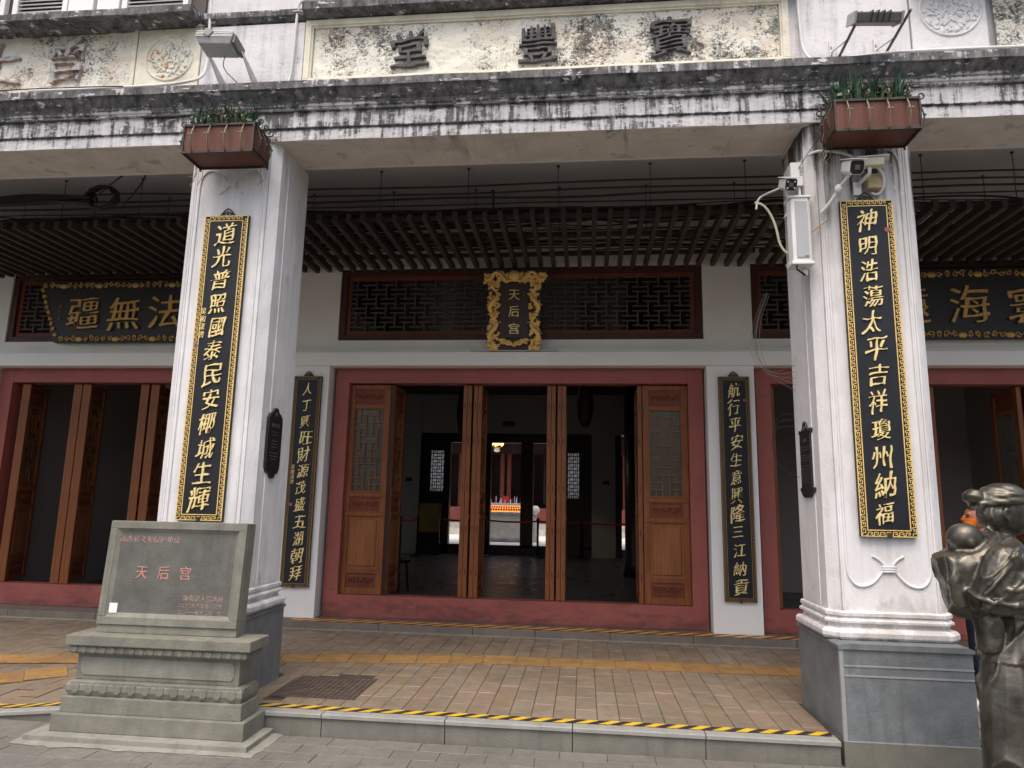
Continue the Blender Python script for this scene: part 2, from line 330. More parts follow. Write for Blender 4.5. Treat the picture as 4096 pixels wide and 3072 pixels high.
# ------------------------------------------------------------------ object helpers
ORG = {}
def tag(o, label=None, cat=None, group=None, kind=None):
    if label: o['label'] = label
    if cat: o['category'] = cat
    if group: o['group'] = group
    if kind: o['kind'] = kind
    return o
def thing(name, label, cat, loc=(0, 0, 0), group=None):
    o = bpy.data.objects.new(name, None); COL.objects.link(o); o.location = loc; o.empty_display_size = .1
    ORG[o.name] = Vector(loc); return tag(o, label, cat, group)
class MB:
    def __init__(s): s.v = []; s.f = []
    def add(s, vs, fs):
        n = len(s.v); s.v += [tuple(v) for v in vs]; s.f += [tuple(i+n for i in f) for f in fs]; return s
    def box(s, x0, x1, y0, y1, z0, z1):
        v = [(x, y, z) for x in (x0, x1) for y in (y0, y1) for z in (z0, z1)]
        return s.add(v, [(0, 1, 3, 2), (4, 6, 7, 5), (0, 4, 5, 1), (2, 3, 7, 6), (0, 2, 6, 4), (1, 5, 7, 3)])
    def obox(s, c, h, mx):
        v = [Vector(c) + mx @ Vector((x*h[0], y*h[1], z*h[2])) for x in (-1, 1) for y in (-1, 1) for z in (-1, 1)]
        return s.add(v, [(0, 1, 3, 2), (4, 6, 7, 5), (0, 4, 5, 1), (2, 3, 7, 6), (0, 2, 6, 4), (1, 5, 7, 3)])
    def prism(s, poly, fn0, fn1):
        """poly 2D list, fn0/fn1 map (a,b)->xyz for both ends"""
        n = len(poly); v = [fn0(*p) for p in poly] + [fn1(*p) for p in poly]
        f = [tuple(range(n))[::-1], tuple(range(n, 2*n))] + [(i, (i+1) % n, (i+1) % n+n, i+n) for i in range(n)]
        return s.add(v, f)
    def sweepx(s, prof, x0, x1, n=1):
        """closed profile (y,z) swept along X"""
        return s.prism(prof, lambda a, b: (x0, a, b), lambda a, b: (x1, a, b))
    def loft(s, rings, cap=True):
        n = len(rings[0]); v = [p for r in rings for p in r]; f = []
        for k in range(len(rings)-1):
            for i in range(n): f.append((k*n+i, k*n+(i+1) % n, (k+1)*n+(i+1) % n, (k+1)*n+i))
        if cap: f += [tuple(range(n))[::-1], tuple(range((len(rings)-1)*n, len(rings)*n))]
        return s.add(v, f)
    def tube(s, pts, r, n=6, cap=True):
        pts = [Vector(p) for p in pts]; rings = []; up = Vector((0, 0, 1)); prev = None
        for i, p in enumerate(pts):
            d = (pts[min(i+1, len(pts)-1)] - pts[max(i-1, 0)]);
            if d.length < 1e-9: d = Vector((0, 0, 1))
            d.normalize()
            if prev is None:
                a = d.cross(up)
                if a.length < .01: a = d.cross(Vector((1, 0, 0)))
            else: a = prev - d*prev.dot(d)
            a.normalize(); prev = a; b = d.cross(a)
            if isinstance(r, (list, tuple)):
                q = i/max(1, len(pts)-1)*(len(r)-1); j = min(int(q), len(r)-2); rr = r[j]+(r[j+1]-r[j])*(q-j)
            else: rr = r
            rings.append([p + (a*math.cos(t) + b*math.sin(t))*rr for t in [2*math.pi*k/n for k in range(n)]])
        return s.loft(rings, cap)
    def lathe(s, c, prof, n=24, ax='Z'):
        c = Vector(c); rings = []
        for r, h in prof:
            rings.append([c + (Vector((r*math.cos(t), r*math.sin(t), h)) if ax == 'Z' else Vector((r*math.cos(t), h, r*math.sin(t))) if ax == 'Y' else Vector((h, r*math.cos(t), r*math.sin(t)))) for t in [2*math.pi*k/n for k in range(n)]])
        return s.loft(rings)
    def ell(s, c, r, mx=None, n=14, m=9):
        c = Vector(c); rings = []
        for j in range(1, m):
            ph = math.pi*j/m
            ring = []
            for k in range(n):
                t = 2*math.pi*k/n; q = Vector((r[0]*math.sin(ph)*math.cos(t), r[1]*math.sin(ph)*math.sin(t), -r[2]*math.cos(ph)))
                ring.append(c + (mx @ q if mx else q))
            rings.append(ring)
        return s.loft(rings)
    def build(s, name, material, parent=None, smooth=False, bevel=0.0, label=None, kind=None, mod=None):
        off = ORG.get(parent.name, Vector()) if parent else Vector()
        me = bpy.data.meshes.new(name); me.from_pydata([(a-off.x, b-off.y, c-off.z) for a, b, c in s.v], [], s.f)
        bm = bmesh.new(); bm.from_mesh(me); bmesh.ops.recalc_face_normals(bm, faces=bm.faces)
        if bevel: 
            es = [e for e in bm.edges if len(e.link_faces) == 2 and e.calc_face_angle(0) > .6]
            bmesh.ops.bevel(bm, geom=es, offset=bevel, segments=2, affect='EDGES', profile=.6, clamp_overlap=True)
        bm.to_mesh(me); bm.free()
        if smooth: me.polygons.foreach_set('use_smooth', [True]*len(me.polygons))
        return link(me, name, material, parent, label, kind)
def link(me, name, material, parent=None, label=None, kind=None):
    if material and not me.materials: me.materials.append(M[material] if isinstance(material, str) else material)
    o = bpy.data.objects.new(name, me); COL.objects.link(o)
    if parent: o.parent = parent; ORG[o.name] = ORG.get(parent.name, Vector())
    if label: o['label'] = label
    if kind: o['kind'] = kind
    return o
def struct(mb, name, material, **k):
    o = mb.build(name, material, **k); o['kind'] = 'structure'; return o
def copy_tree(o, parent=None):
    c = o.copy(); COL.objects.link(c); c.parent = parent; ORG[c.name] = Vector()
    for ch in [x for x in bpy.data.objects if x.parent == o]: copy_tree(ch, c)
    return c
def smooth_pts(pts, it=2, closed=False):
    pts = [Vector(p) for p in pts]
    for _ in range(it):
        q = []
        n = len(pts)
        rng = range(n) if closed else range(n-1)
        if not closed: q.append(pts[0])
        for i in rng:
            a, b = pts[i], pts[(i+1) % n]; q += [a*.75+b*.25, a*.25+b*.75]
        if not closed: q.append(pts[-1])
        pts = q
    return pts
def spiral(c, r0, r1, turns, a0, plane='XZ', n=18, d=1):
    out = []
    for i in range(n):
        t = i/(n-1); a = a0 + d*t*turns*2*math.pi; r = r0 + (r1-r0)*t
        if plane == 'XZ': out.append((c[0]+r*math.cos(a), c[1], c[2]+r*math.sin(a)))
        else: out.append((c[0], c[1]+r*math.cos(a), c[2]+r*math.sin(a)))
    return out

# ---- lettering: glyph outlines, roughened into brush strokes
_fc = bpy.data.curves.new('glyph_source', 'FONT'); _fo = bpy.data.objects.new('glyph_source', _fc)
_cache = {}
def glyph_outline(ch, bold=0.0):
    key = (ch, bold)
    if key in _cache: return _cache[key]
    if _fo.name not in COL.objects: COL.objects.link(_fo)
    _fc.body = ch; _fc.offset = bold
    dg = bpy.context.evaluated_depsgraph_get(); dg.update()
    cv = _fo.evaluated_get(dg).to_curve(dg); out = []
    for s in cv.splines:
        P = []; bp = s.bezier_points; n = len(bp)
        for i in range(n):
            a, b = bp[i], bp[(i+1) % n]; L = (b.co-a.co).length
            k = max(1, min(14, int(L/.045)+1))
            if a.handle_right_type != 'VECTOR' and (a.handle_right-a.co).length > 1e-4: k = max(k, 4)
            for j in range(k):
                t = j/k
                P.append((a.co*(1-t)**3 + a.handle_right*3*t*(1-t)**2 + b.handle_left*3*t*t*(1-t) + b.co*t**3).to_2d())
        out.append(P)
    _fo.evaluated_get(dg).to_curve_clear()
    _cache[key] = out; return out
def glyph_mesh(text, size, depth, brush=0.0, bold=0.0, shear=0.0, sx=1.0, seed=0, pitch=1.0, rise=0.0):
    """mesh in local XZ plane, facing -Y, centred on the glyph box; brush = contour roughness in em"""
    cu = bpy.data.curves.new('g', 'CURVE'); cu.dimensions = '2D'; cu.fill_mode = 'BOTH'; cu.extrude = depth/2
    n = len(text)
    for k, ch in enumerate(text):
        if ch == ' ': continue
        OUT = glyph_outline(ch, bold)
        area = sum(sum(P[i].x*P[(i+1) % len(P)].y - P[(i+1) % len(P)].x*P[i].y for i in range(len(P))) for P in OUT); sg = 1 if area > 0 else -1
        for P in OUT:
            Q = [Vector((p.x-.5, p.y-.38)) for p in P]
            if brush:
                W = []; m = len(Q); kk = brush/.026
                for i, p in enumerate(Q):
                    d_ = Q[(i+1) % m]-Q[i-1]; L_ = d_.length or 1; nr = Vector((d_.y, -d_.x))*(sg/L_)
                    s1 = Vector((p.x*2.4+seed*3.1, p.y*2.4, seed*1.7)); s2 = Vector((p.x*8+seed, p.y*8, seed*.7+9))
                    th = (noise.noise(Vector((p.x*4.2+seed*5, p.y*4.2, seed)))*.025 + noise.noise(s2)*.010 + .009*(abs(nr.x)-abs(nr.y)))*kk
                    d = Vector((noise.noise(s1), noise.noise(s1+Vector((7, 3, 1))))) * brush*2.8
                    W.append(p + d + nr*th + Vector((0, brush*(.05-p.x**2)*1.5)))
                Q = [v for v in smooth_pts([(w.x, w.y, 0) for w in W], 1, True)]
            sp = cu.splines.new('POLY'); sp.points.add(len(Q)-1); sp.use_cyclic_u = True
            for q, pt in zip(Q, sp.points):
                x = (q.x + shear*q.y)*sx; pt.co = ((x + (k-(n-1)/2)*pitch)*size, (q.y+rise*q.x)*size, 0, 1)
    o = bpy.data.objects.new('g', cu); COL.objects.link(o)
    dg = bpy.context.evaluated_depsgraph_get(); dg.update()
    me = bpy.data.meshes.new_from_object(o.evaluated_get(dg)); bpy.data.objects.remove(o); bpy.data.curves.remove(cu)
    me.transform(Matrix.Rotation(math.pi/2, 4, 'X')); me.materials.clear()
    return me
def glyph(text, c, size, depth, material, parent, mx=None, name='character', **k):
    me = glyph_mesh(text, size, depth, **k)
    if mx: me.transform(mx)
    off = ORG.get(parent.name, Vector()) if parent else Vector()
    me.transform(Matrix.Translation(Vector(c)-off)); me.name = name
    return link(me, name, material, parent)

# facade plane helpers (survey values were taken 1.6 % too deep)
K = .984
def FX(x): return x*K
def FZ(z): return 1.4305 + K*(z-1.4305)
YW = 5.166          # plane of the upper facade wall
CL, CR = -2.853, 2.030   # column centres

# ================================================================== GROUND
g0 = MB(); g0.add([(-300, -300, -.152), (300, -300, -.152), (300, 300, -.152), (-300, 300, -.152)], [(0, 1, 2, 3)])
struct(g0, 'street', 'street_joint')
def tile_mesh(w, l, h=.02, b=.003):
    m = MB(); m.box(-w/2, w/2, -l/2, l/2, -h, 0)
    me = bpy.data.meshes.new('paver'); me.from_pydata(m.v, [], m.f)
    bm = bmesh.new(); bm.from_mesh(me); bmesh.ops.recalc_face_normals(bm, faces=bm.faces)
    es = [e for e in bm.edges if all(v.co.z > -.001 for v in e.verts)]
    bmesh.ops.bevel(bm, geom=es, offset=b, segments=1, affect='EDGES'); bm.to_mesh(me); bm.free(); return me
st_root = bpy.data.objects['street']
sm = tile_mesh(.2975, .1475, .02, .002); sm.materials.append(M['street_paver'])
rest = MB(); cnt = 0
cells = []
for j in range(0, 12):
    y = 4.80 - .075 - .15*j
    for i in range(-30, 30):
        x = .30*i + (.15 if j % 2 else 0)
        cells.append((j, x, y))
cells.sort(key=lambda c: (c[2] < 3.75, abs(c[1]+.3) > 4.2, c[0], abs(c[1]+.3)))
for j, x, y in cells:
    z = -.140 + rnd.uniform(-.002, .002)
    if cnt < 290:
        o = bpy.data.objects.new('paver', sm); COL.objects.link(o); o.parent = st_root; o.location = (x, y, z)
        o.rotation_euler = (rnd.uniform(-.006, .006), rnd.uniform(-.006, .006), rnd.uniform(-.006, .006)); cnt += 1
    else: rest.box(x-.148, x+.148, y-.073, y+.073, z-.011, z)
rest.build('paver_field', 'street_paver', st_root, kind='stuff')

# arcade floor: level, dipping towards the street at the left end
def fz(x, y):
    t = min(1, max(0, (-3.05-x)/1.05)); u = min(1, max(0, (7.78-y)/2.95)); return -.10*t*u
fl = MB(); nx, ny = 60, 12
xs = [-9+ i*(16.5/nx) for i in range(nx+1)]; ys = [4.90+ j*(3.2/ny) for j in range(ny+1)]
fl.add([(x, y, fz(x, y)-.010) for y in ys for x in xs], [(j*(nx+1)+i, j*(nx+1)+i+1, (j+1)*(nx+1)+i+1, (j+1)*(nx+1)+i) for j in range(ny) for i in range(nx)])
fl_o = struct(fl, 'arcade_floor', 'joint')
pm = tile_mesh(.146, .304); pm.materials.append(M['arcade_paver'])
cells = []
for i in range(-46, 44):
    x = .15*i + .02; ph = rnd.choice((0, .155, .08, .23))
    y = 5.00 - ph
    while y < 7.78:
        y0, y1 = max(y, 5.00), min(y+.31, 7.775); y += .31
        if y1-y0 < .05: continue
        xc, yc = x, (y0+y1)/2
        if any(abs(xc-c) < .40 and yc < 5.74 for c in (CL, CR)): continue
        if -2.30 < xc < -1.68 and 5.16 < yc < 5.79: continue
        cells.append((xc, yc, y1-y0))
def seen(c):
    x, y, l = c
    if not (-6.2 < x < 4.1): return 9
    if x < -2.5 and y < 5.5: return 1 if x < -3.2 else 5
    return 0 if -2.6 < x < 1.9 else 2
cells.sort(key=lambda c: (seen(c), c[1], abs(c[0])))
rest = MB(); cnt = 0
for x, y, l in cells:
    z = fz(x, y) + rnd.uniform(-.0015, .0015)
    if cnt < 297:
        o = bpy.data.objects.new('paver', pm); COL.objects.link(o); o.parent = fl_o; o.location = (x, y, z); o.scale = (1, (l-.0015)/.304, 1)
        o.rotation_euler = (math.atan2(fz(x, y+.1)-fz(x, y-.1), .2), -math.atan2(fz(x+.05, y)-fz(x-.05, y), .1), 0); cnt += 1
    else:
        h = (l-.006)/2; w = .073
        rest.add([(a, b, fz(a, b)+z-fz(x, y)) for a, b in ((x-w, y-h), (x+w, y-h), (x+w, y+h), (x-w, y+h))], [(0, 1, 2, 3)])
rest.build('paver_field', 'arcade_paver', fl_o, kind='stuff')
# tactile strip
tm = MB(); tm.box(-.148, .148, -.165, .165, -.004, .003)
for i in range(4): tm.box(-.13, .13, -.125+.07*i, -.10+.07*i, .003, .0055)
tme = tm.build('tactile_tile', 'tactile').data
bpy.data.objects.remove(bpy.data.objects['tactile_tile'])
tac = bpy.data.objects.new('tactile_paving', None); COL.objects.link(tac); tac['kind'] = 'structure'
def tacy(x):
    P = [(-9, 5.4), (-4.6, 6.20), (-2.75, 6.34), (-.9, 6.64), (1.7, 6.69), (9, 6.8)]
    for (a, b), (c, d) in zip(P, P[1:]):
        if a <= x <= c: return b+(d-b)*(x-a)/(c-a)
for i in range(-26, 22):
    x = .30*i + .137; y = tacy(x)
    o = bpy.data.objects.new('tactile_tile', tme); COL.objects.link(o); o.parent = tac
    o.location = (x, y, fz(x, y)+.006); o.rotation_euler = (0, -math.atan2(fz(x+.1, y)-fz(x-.1, y), .2), math.atan2(tacy(x+.1)-y, .1)*.9)
for k in range(5):   # branch turning towards the street in the left bay
    x, y = -4.50-.233*k, 5.72-.19*k
    o = bpy.data.objects.new('tactile_tile', tme); COL.objects.link(o); o.parent = tac; o.location = (x, y, fz(x, y)+.008); o.rotation_euler = (.02, .0, R(39))
# kerb stones
kroot = bpy.data.objects.new('kerb', None); COL.objects.link(kroot); kroot['kind'] = 'structure'
def kerb_run(xs):
    for a, b in zip(xs, xs[1:]):
        a += .003; b -= .003; m = MB()
        n = 4; P = []
        for t in range(n+1):
            x = a+(b-a)*t/n; z = fz(x, 4.83)
            P.append([(x, 4.826, -.30), (x, 4.824, z-.028), (x, 4.812, z-.022), (x, 4.812, z-.006), (x, 4.818, z+.001), (x, 5.0, z+.001), (x, 5.0, -.30)])
        m.loft(P); m.build('kerb_stone', 'kerb_stone', kroot)
        q = MB(); Q = []
        for t in range(n+1):
            x = a+(b-a)*t/n; z = fz(x, 4.83)
            Q.append([(x, 4.809, z-.024), (x, 4.809, z-.004), (x, 4.815, z+.003), (x, 4.985, z+.003), (x, 4.985, z-.024)])
        q.loft(Q); q.build('kerb_lip', 'kerb_lip', kroot)
kerb_run([-9, -7.2, -6.1, -5.1, -4.12, -3.26]); kerb_run([-2.45, -1.755, -.91, -.07, .775, 1.60]); kerb_run([2.46, 3.4, 4.3, 5.2, 6.5])
def tape_run(name, x0, x1, y0, y1, mtl, label, n=24, zoff=.007):
    m = MB(); V = []
    for t in range(n+1):
        x = x0+(x1-x0)*t/n; w = .004*math.sin(x*5)+rnd.uniform(-.001, .001)
        V += [(x, y0+w, fz(x, 4.9)+zoff if y0 < 6 else zoff), (x, y1+w, fz(x, 4.9)+zoff if y0 < 6 else zoff)]
    m.add(V, [(2*i, 2*i+2, 2*i+3, 2*i+1) for i in range(n)])
    tag(m.build(name, mtl), label, 'hazard tape', 'striped tape along the step edges')
tape_run('hazard_tape', -2.42, 1.59, 4.895, 4.975, 'kerb_tape_print', 'bright yellow and black striped tape along the kerb between the two columns', 40)
tape_run('hazard_tape', -7.0, -3.28, 4.895, 4.975, 'kerb_tape_print', 'yellow and black striped tape on the dipping kerb left of the stone monument', 30)
tape_run('hazard_tape', 2.47, 5.5, 4.895, 4.975, 'kerb_tape_print', 'short yellow tape on the kerb right of the right column behind the statue', 10)

# threshold step
sroot = bpy.data.objects.new('threshold_step', None); COL.objects.link(sroot); sroot['kind'] = 'structure'
for a, b in zip([-9, -7.9, -6.7, -5.6, -4.4, -3.6, -2.25, -1.2, -.52, .28, 1.15, 2.2, 3.3, 4.5, 6.6], [-7.9, -6.7, -5.6, -4.4, -3.6, -2.25, -1.2, -.52, .28, 1.15, 2.2, 3.3, 4.5, 6.6]):
    MB().box(a+.002, b-.002, 7.78, 8.40, -.25, .082+rnd.uniform(-.001, .001)).build('step_stone', 'step_stone', sroot, bevel=.006)
MB().box(-9, 6.6, 7.765, 7.782, -.03, .006).build('mortar_line', 'kerb_lip', sroot)
tape_run('hazard_tape', -3.3, 2.3, 7.783, 7.965, 'step_tape_print', 'worn orange and black striped tape on the threshold step before the doors', 40, .0865)
# manhole
mh = thing('manhole_cover', 'rusty square iron access cover set in the arcade paving', 'manhole cover', (-1.96, 5.47, 0))
MB().box(-2.29, -1.65, 5.17, 5.78, -.012, .003).build('cover_plate', 'manhole', mh, bevel=.004)
mm = MB()
for i in range(15):
    for j in range(14):
        x, y = -2.265+.042*i, 5.20+.042*j; s = .013
        mm.add([(x-s, y-s*.4, .003), (x+s, y-s*.4, .003), (x+s, y+s*.4, .003), (x-s, y+s*.4, .003), (x, y, .008)], [(0, 1, 4), (1, 2, 4), (2, 3, 4), (3, 0, 4)])
mm.build('tread_stud', 'manhole', mh, kind='stuff')

# ================================================================== BUILDING
B = thing('arcade_temple', 'white arcaded shophouse temple with mouldy cornices, red door frames and square columns', 'building', (0, 6.0, 0))
# --- columns
def column(cx, mtl):
    c = MB(); h = .383; cf = .065; yf, yb = 5.005, 5.585
    # shaft plan: chamfered with a shallow reed at each corner
    poly = [(cx-h+cf, yf), (cx-h+cf+.012, yf+.012), (cx-h+cf+.024, yf), (cx+h-cf-.024, yf), (cx+h-cf-.012, yf+.012), (cx+h-cf, yf), (cx+h, yf+cf), (cx+h, yb), (cx-h, yb), (cx-h, yf+cf)]
    c.prism(poly, lambda a, b: (a, b, .76), lambda a, b: (a, b, 4.294))
    col = c.build('column', mtl, B, label=None)
    # moulded base
    prof = [(.0, .765), (.012, .765), (.022, .755), (.022, .735), (.012, .725), (.018, .715), (.030, .705), (.030, .692), (.010, .685), (.006, .665), (.016, .655), (.040, .650), (.052, .632), (.052, .605), (.040, .588), (.020, .582), (.020, .560)]
    rings = []
    for o, z in prof:
        H = h+o; C = cf+o*.4
        rings.append([(cx-H+C, yf-o, z), (cx+H-C, yf-o, z), (cx+H, yf-o+C, z), (cx+H, yb+o, z), (cx-H, yb+o, z), (cx-H, yf-o+C, z)])
    MB().loft(rings).build('base_moulding', mtl, col)
    # plinth of polished granite slabs
    p = MB(); p.box(cx-.402, cx+.402, 4.84, 5.70, -.145, .555); p.build('plinth', 'granite', col, bevel=.004)
    q = MB(); q.prism([(cx-.412, .551), (cx+.412, .551), (cx+.412, .572), (cx+.38, .585), (cx-.38, .585), (cx-.412, .572)], lambda a, b: (a, 4.828, b), lambda a, b: (a, 5.71, b))
    q.build('plinth_cap', 'granite', col)
    q = MB()
    for z in (.45, .39): q.box(cx-.385, cx+.402, 4.836, 4.8405, z-.005, z+.005)
    for x in (cx-.405,): q.box(x, x+.024, 4.836, 4.862, .0, .55)
    q.box(cx-.404, cx+.404, 4.835, 4.8405, -.004, .003)
    q.build('plinth_joint', 'granite_line', col)
    q = MB(); q.box(cx-.406, cx+.406, 4.833, 5.0, -.30, -.006); q.build('plinth_foot', 'kerb_stone', col)
    # raised cord moulding with a knot, on the front face
    yy = yf-.004; r = .009; w = .27
    def half(zb, up, s):
        zz = lambda d: zb + up*d
        return [(cx+s*w, yy, zz(.30)), (cx+s*w, yy, zz(.10)), (cx+s*(w-.03), yy, zz(.03)), (cx+s*.19, yy, zz(.0)), (cx+s*.11, yy, zz(.02)), (cx+s*.05, yy, zz(.09)), (cx+s*.02, yy, zz(.14)), (cx+s*.06, yy, zz(.185)), (cx+s*.10, yy, zz(.205))]
    for s in (-1, 1):
        MB().tube(smooth_pts(half(.92, 1, s)[::-1] + half(4.06, -1, s), 2), r, 6).build('cord_moulding', mtl, col, smooth=True)
    for zb, up in ((.92, 1), (4.06, -1)):
        for d in (.105, .12, .135): MB().tube([(cx-.045, yy-.004, zb+up*d), (cx+.045, yy-.004, zb+up*d)], .010, 6).build('knot_band', mtl, col, smooth=True)
    for s in (-1, 1):
        MB().box(cx+s*.303-.005, cx+s*.303+.005, yf-.0035, yf+.002, .77, 4.29).build('face_fillet', mtl, col)
    MB().box(cx+.383, cx+.389, 5.20, 5.586, .77, 4.29).build('side_fillet', mtl, col); MB().box(cx-.389, cx-.383, 5.20, 5.586, .77, 4.29).build('side_fillet', mtl, col)
    return col
colL = column(CL, 'column_left_plaster'); colL['label'] = 'cleaner left column behind the stone monument'
colR = column(CR, 'column_right_plaster'); colR['label'] = 'right column with black mould streaks under the planter'

# --- entablature beam
ent = [(4.99, 4.294), (4.99, 4.392), (4.974, 4.396), (4.974, 4.532), (4.952, 4.535), (4.952, 4.556), (4.940, 4.562), (4.925, 4.590), (4.940, 4.600), (4.925, 4.618), (4.905, 4.640), (4.880, 4.672), (4.862, 4.682), (4.862, 4.744), (5.166, 4.800), (5.455, 4.800), (5.455, 4.294)]
def strip(name, prof, x0, x1, mtl, n=40, wob=.003):
    m = MB(); rings = []
    for i in range(n+1):
        x = x0+(x1-x0)*i/n
        rings.append([(x, y + wob*noise.noise(Vector((x*3, k*1.3, 2))), z + wob*noise.noise(Vector((x*2.2, k*1.7, 9)))) for k, (y, z) in enumerate(prof)])
    m.loft(rings); return m.build(name, mtl, B)
strip('entablature', ent, -9, 7, 'entablature_plaster', 120, .005)
MB().box(-9, 7, 4.992, 5.452, 4.2915, 4.2945).build('beam_soffit', 'soffit_plaster', B)
# side haunches where the soffit meets the columns
# --- upper wall
MB().box(-9, 7, 5.22, 5.46, 4.80, 7.2).build('upper_wall', 'pier_plaster', B)
for a, b in ((-3.33, -2.405), (1.705, 2.53)):
    MB().box(a, b, YW-.012, 5.23, 4.786, 5.495).build('upper_pier', 'pier_plaster', B, bevel=.006)
# second cornice
cor = [(5.20, 5.50), (5.10, 5.515), (5.03, 5.505), (4.955, 5.500), (4.950, 5.505), (4.950, 5.567), (5.0, 5.585), (5.22, 5.60)]
strip('cornice', cor, -9, -3.345, 'entablature_plaster', 40, .006)
strip('cornice', [(5.20, 5.515), (5.10, 5.52), (5.04, 5.53), (5.035, 5.60), (5.22, 5.62)], -2.395, 1.695, 'entablature_plaster', 30, .005)
strip('cornice', cor, 2.545, 7, 'entablature_plaster', 30, .006)
for a, b in ((-3.345, -2.395), (1.695, 2.545)):
    strip('cornice', [(5.16, 5.52), (5.12, 5.55), (5.115, 5.60), (5.2, 5.62)], a, b, 'entablature_plaster', 6, .003)
# --- name panels
def frame(mb, x0, x1, z0, z1, w, y0, y1):
    mb.box(x0, x1, y0, y1, z1-w, z1); mb.box(x0, x1, y0, y1, z0, z0+w)
    mb.box(x0, x0+w, y0, y1, z0+w, z1-w); mb.box(x1-w, x1, y0, y1, z0+w, z1-w); return mb
def rough_plane(x0, x1, z0, z1, y, nx, nz, amp, s=6):
    m = MB()
    V = [(x0+(x1-x0)*i/nx, y - amp*(noise.fractal(Vector(((x0+(x1-x0)*i/nx)*s, 0, (z0+(z1-z0)*j/nz)*s)), 1, 2, 4)), z0+(z1-z0)*j/nz) for j in range(nz+1) for i in range(nx+1)]
    m.add(V, [(j*(nx+1)+i, j*(nx+1)+i+1, (j+1)*(nx+1)+i+1, (j+1)*(nx+1)+i) for j in range(nz) for i in range(nx)]); return m
MB().box(-2.405, 1.705, YW+.02, 5.225, 4.80, 5.52).build('panel_surround', 'pier_plaster', B)
pn = rough_plane(-2.32, 1.545, 4.943, 5.455, YW+.012, 300, 40, .010).build('name_panel', 'cream_plaster', B, label='cream peeling panel with three dark characters between the columns')
frame(MB(), -2.395, 1.62, 4.90, 5.505, .052, YW-.020, YW+.03).build('panel_frame', 'cream_frame', pn, bevel=.004)
frame(MB(), -2.343, 1.568, 4.952, 5.453, .014, YW-.006, YW+.012).build('panel_bead', 'cream_frame', pn)
for ch, x, z, s in (('堂', -1.475, 5.18, .36), ('豐', -.39, 5.18, .37), ('寶', .695, 5.19, .37)):
    glyph(ch, (x, YW-.005, z), s, .035, 'dark_character', pn, brush=.022, bold=.026, seed=x, rise=.06)
pl = rough_plane(-5.9, -3.985, 4.93, 5.54, YW+.012, 160, 40, .014).build('name_panel', 'cream_plaster_light', B, label='cream panel left of the round relief with worn character')
for ch, x, z, s, m_ in (('曾', -4.60, 5.24, .46, 'worn_character'), ('上', -5.26, 5.24, .46, 'worn_character')):
    glyph(ch, (x, YW-.004, z), s, .04, m_, pl, brush=.04, bold=.030, seed=x)
    glyph(ch, (x+.003, YW+.004, z-.004), s, .03, 'red_trace', pl, brush=.04, bold=.030, seed=x)
frame(MB(), -5.95, -3.945, 4.905, 5.56, .04, YW-.012, YW+.03).build('panel_frame', 'cream_frame', pl, bevel=.004)
def medallion(cx, cz, r, x0, x1, z0, z1, white):
    b = 'relief_white' if white else 'cream_frame'; m = MB(); m.box(x0, x1, YW-.012, YW+.03, z0, z1)
    md = m.build('medallion', b, B, bevel=.008, label='round plaster relief of ' + ('white bamboo and rocks' if white else 'flowers with blue petals'))
    ring = [(cx+r*math.cos(t), YW-.014, cz+r*math.sin(t)) for t in [2*math.pi*k/48 for k in range(49)]]
    MB().tube(ring, .010, 6).build('relief_ring', b, md, smooth=True)
    rr = random.Random(5 if white else 3); s = MB(); s2 = MB(); s3 = MB()
    for k in range(95):
        a = rr.uniform(0, 6.28); d = r*.88*math.sqrt(rr.random()); c = (cx+d*math.cos(a), YW-.014, cz+d*math.sin(a))
        e = rr.uniform(.007, .022); mx = Matrix.Rotation(rr.uniform(0, 3), 3, 'Y')
        (s if k % 6 or white else (s2 if c[0] > cx else s3)).ell(c, (e*rr.uniform(.8, 2.2), .010, e), mx, 8, 6)
    for k in range(9):
        a = rr.uniform(.3, 2.6); p0 = (cx+rr.uniform(-.1, .1), YW-.018, cz+rr.uniform(-.14, .05))
        s.tube(smooth_pts([p0, (p0[0]+.07*math.cos(a), p0[1], p0[2]+.07*math.sin(a)), (p0[0]+.15*math.cos(a+.3), p0[1], p0[2]+.15*math.sin(a+.3))], 2), .007, 5)
    s.build('relief', 'relief_white' if white else 'relief_cream', md, smooth=True, kind='stuff')
    if s2.v:
        s2.build('blue_flower', 'relief_blue', md, smooth=True, kind='stuff'); s3.build('orange_bird', 'relief_orange', md, smooth=True, kind='stuff')
medallion(-3.625, 5.215, .215, -3.935, -3.345, 4.93, 5.50, False)
medallion(2.84, 5.30, .225, 2.545, 3.105, 4.94, 5.60, True)
pr = rough_plane(3.17, 7, 4.94, 5.5, YW+.012, 100, 30, .012).build('name_panel', 'cream_plaster', B, label='cream peeling panel right of the white round relief')
# --- upstairs louvred shutters
def shutter(x0, x1):
    f = MB(); frame(f, x0, x1, 5.62, 6.5, .05, 5.14, 5.19); s = f.build('louvred_shutter', 'white_plastic', B, bevel=.003)
    z = 5.68
    while z < 6.42:
        MB().obox(((x0+x1)/2, 5.165, z), ((x1-x0)/2-.052, .024, .005), Matrix.Rotation(R(35), 3, 'X')).build('louvre', 'white_plastic', s); z += .038
for a, b in ((-5.95, -5.28), (-5.20, -4.66), (-4.13, -3.50)): shutter(a, b)
MB().box(-9, -3.36, 5.19, 5.221, 5.60, 7.2).build('shutter_recess', 'lattice_dark', B)
for a, b in ((-4.64, -4.40), (-4.36, -4.15)): MB().box(a, b, 5.13, 5.19, 5.60, 6.5).build('window_post', 'wall_white', B, bevel=.005)
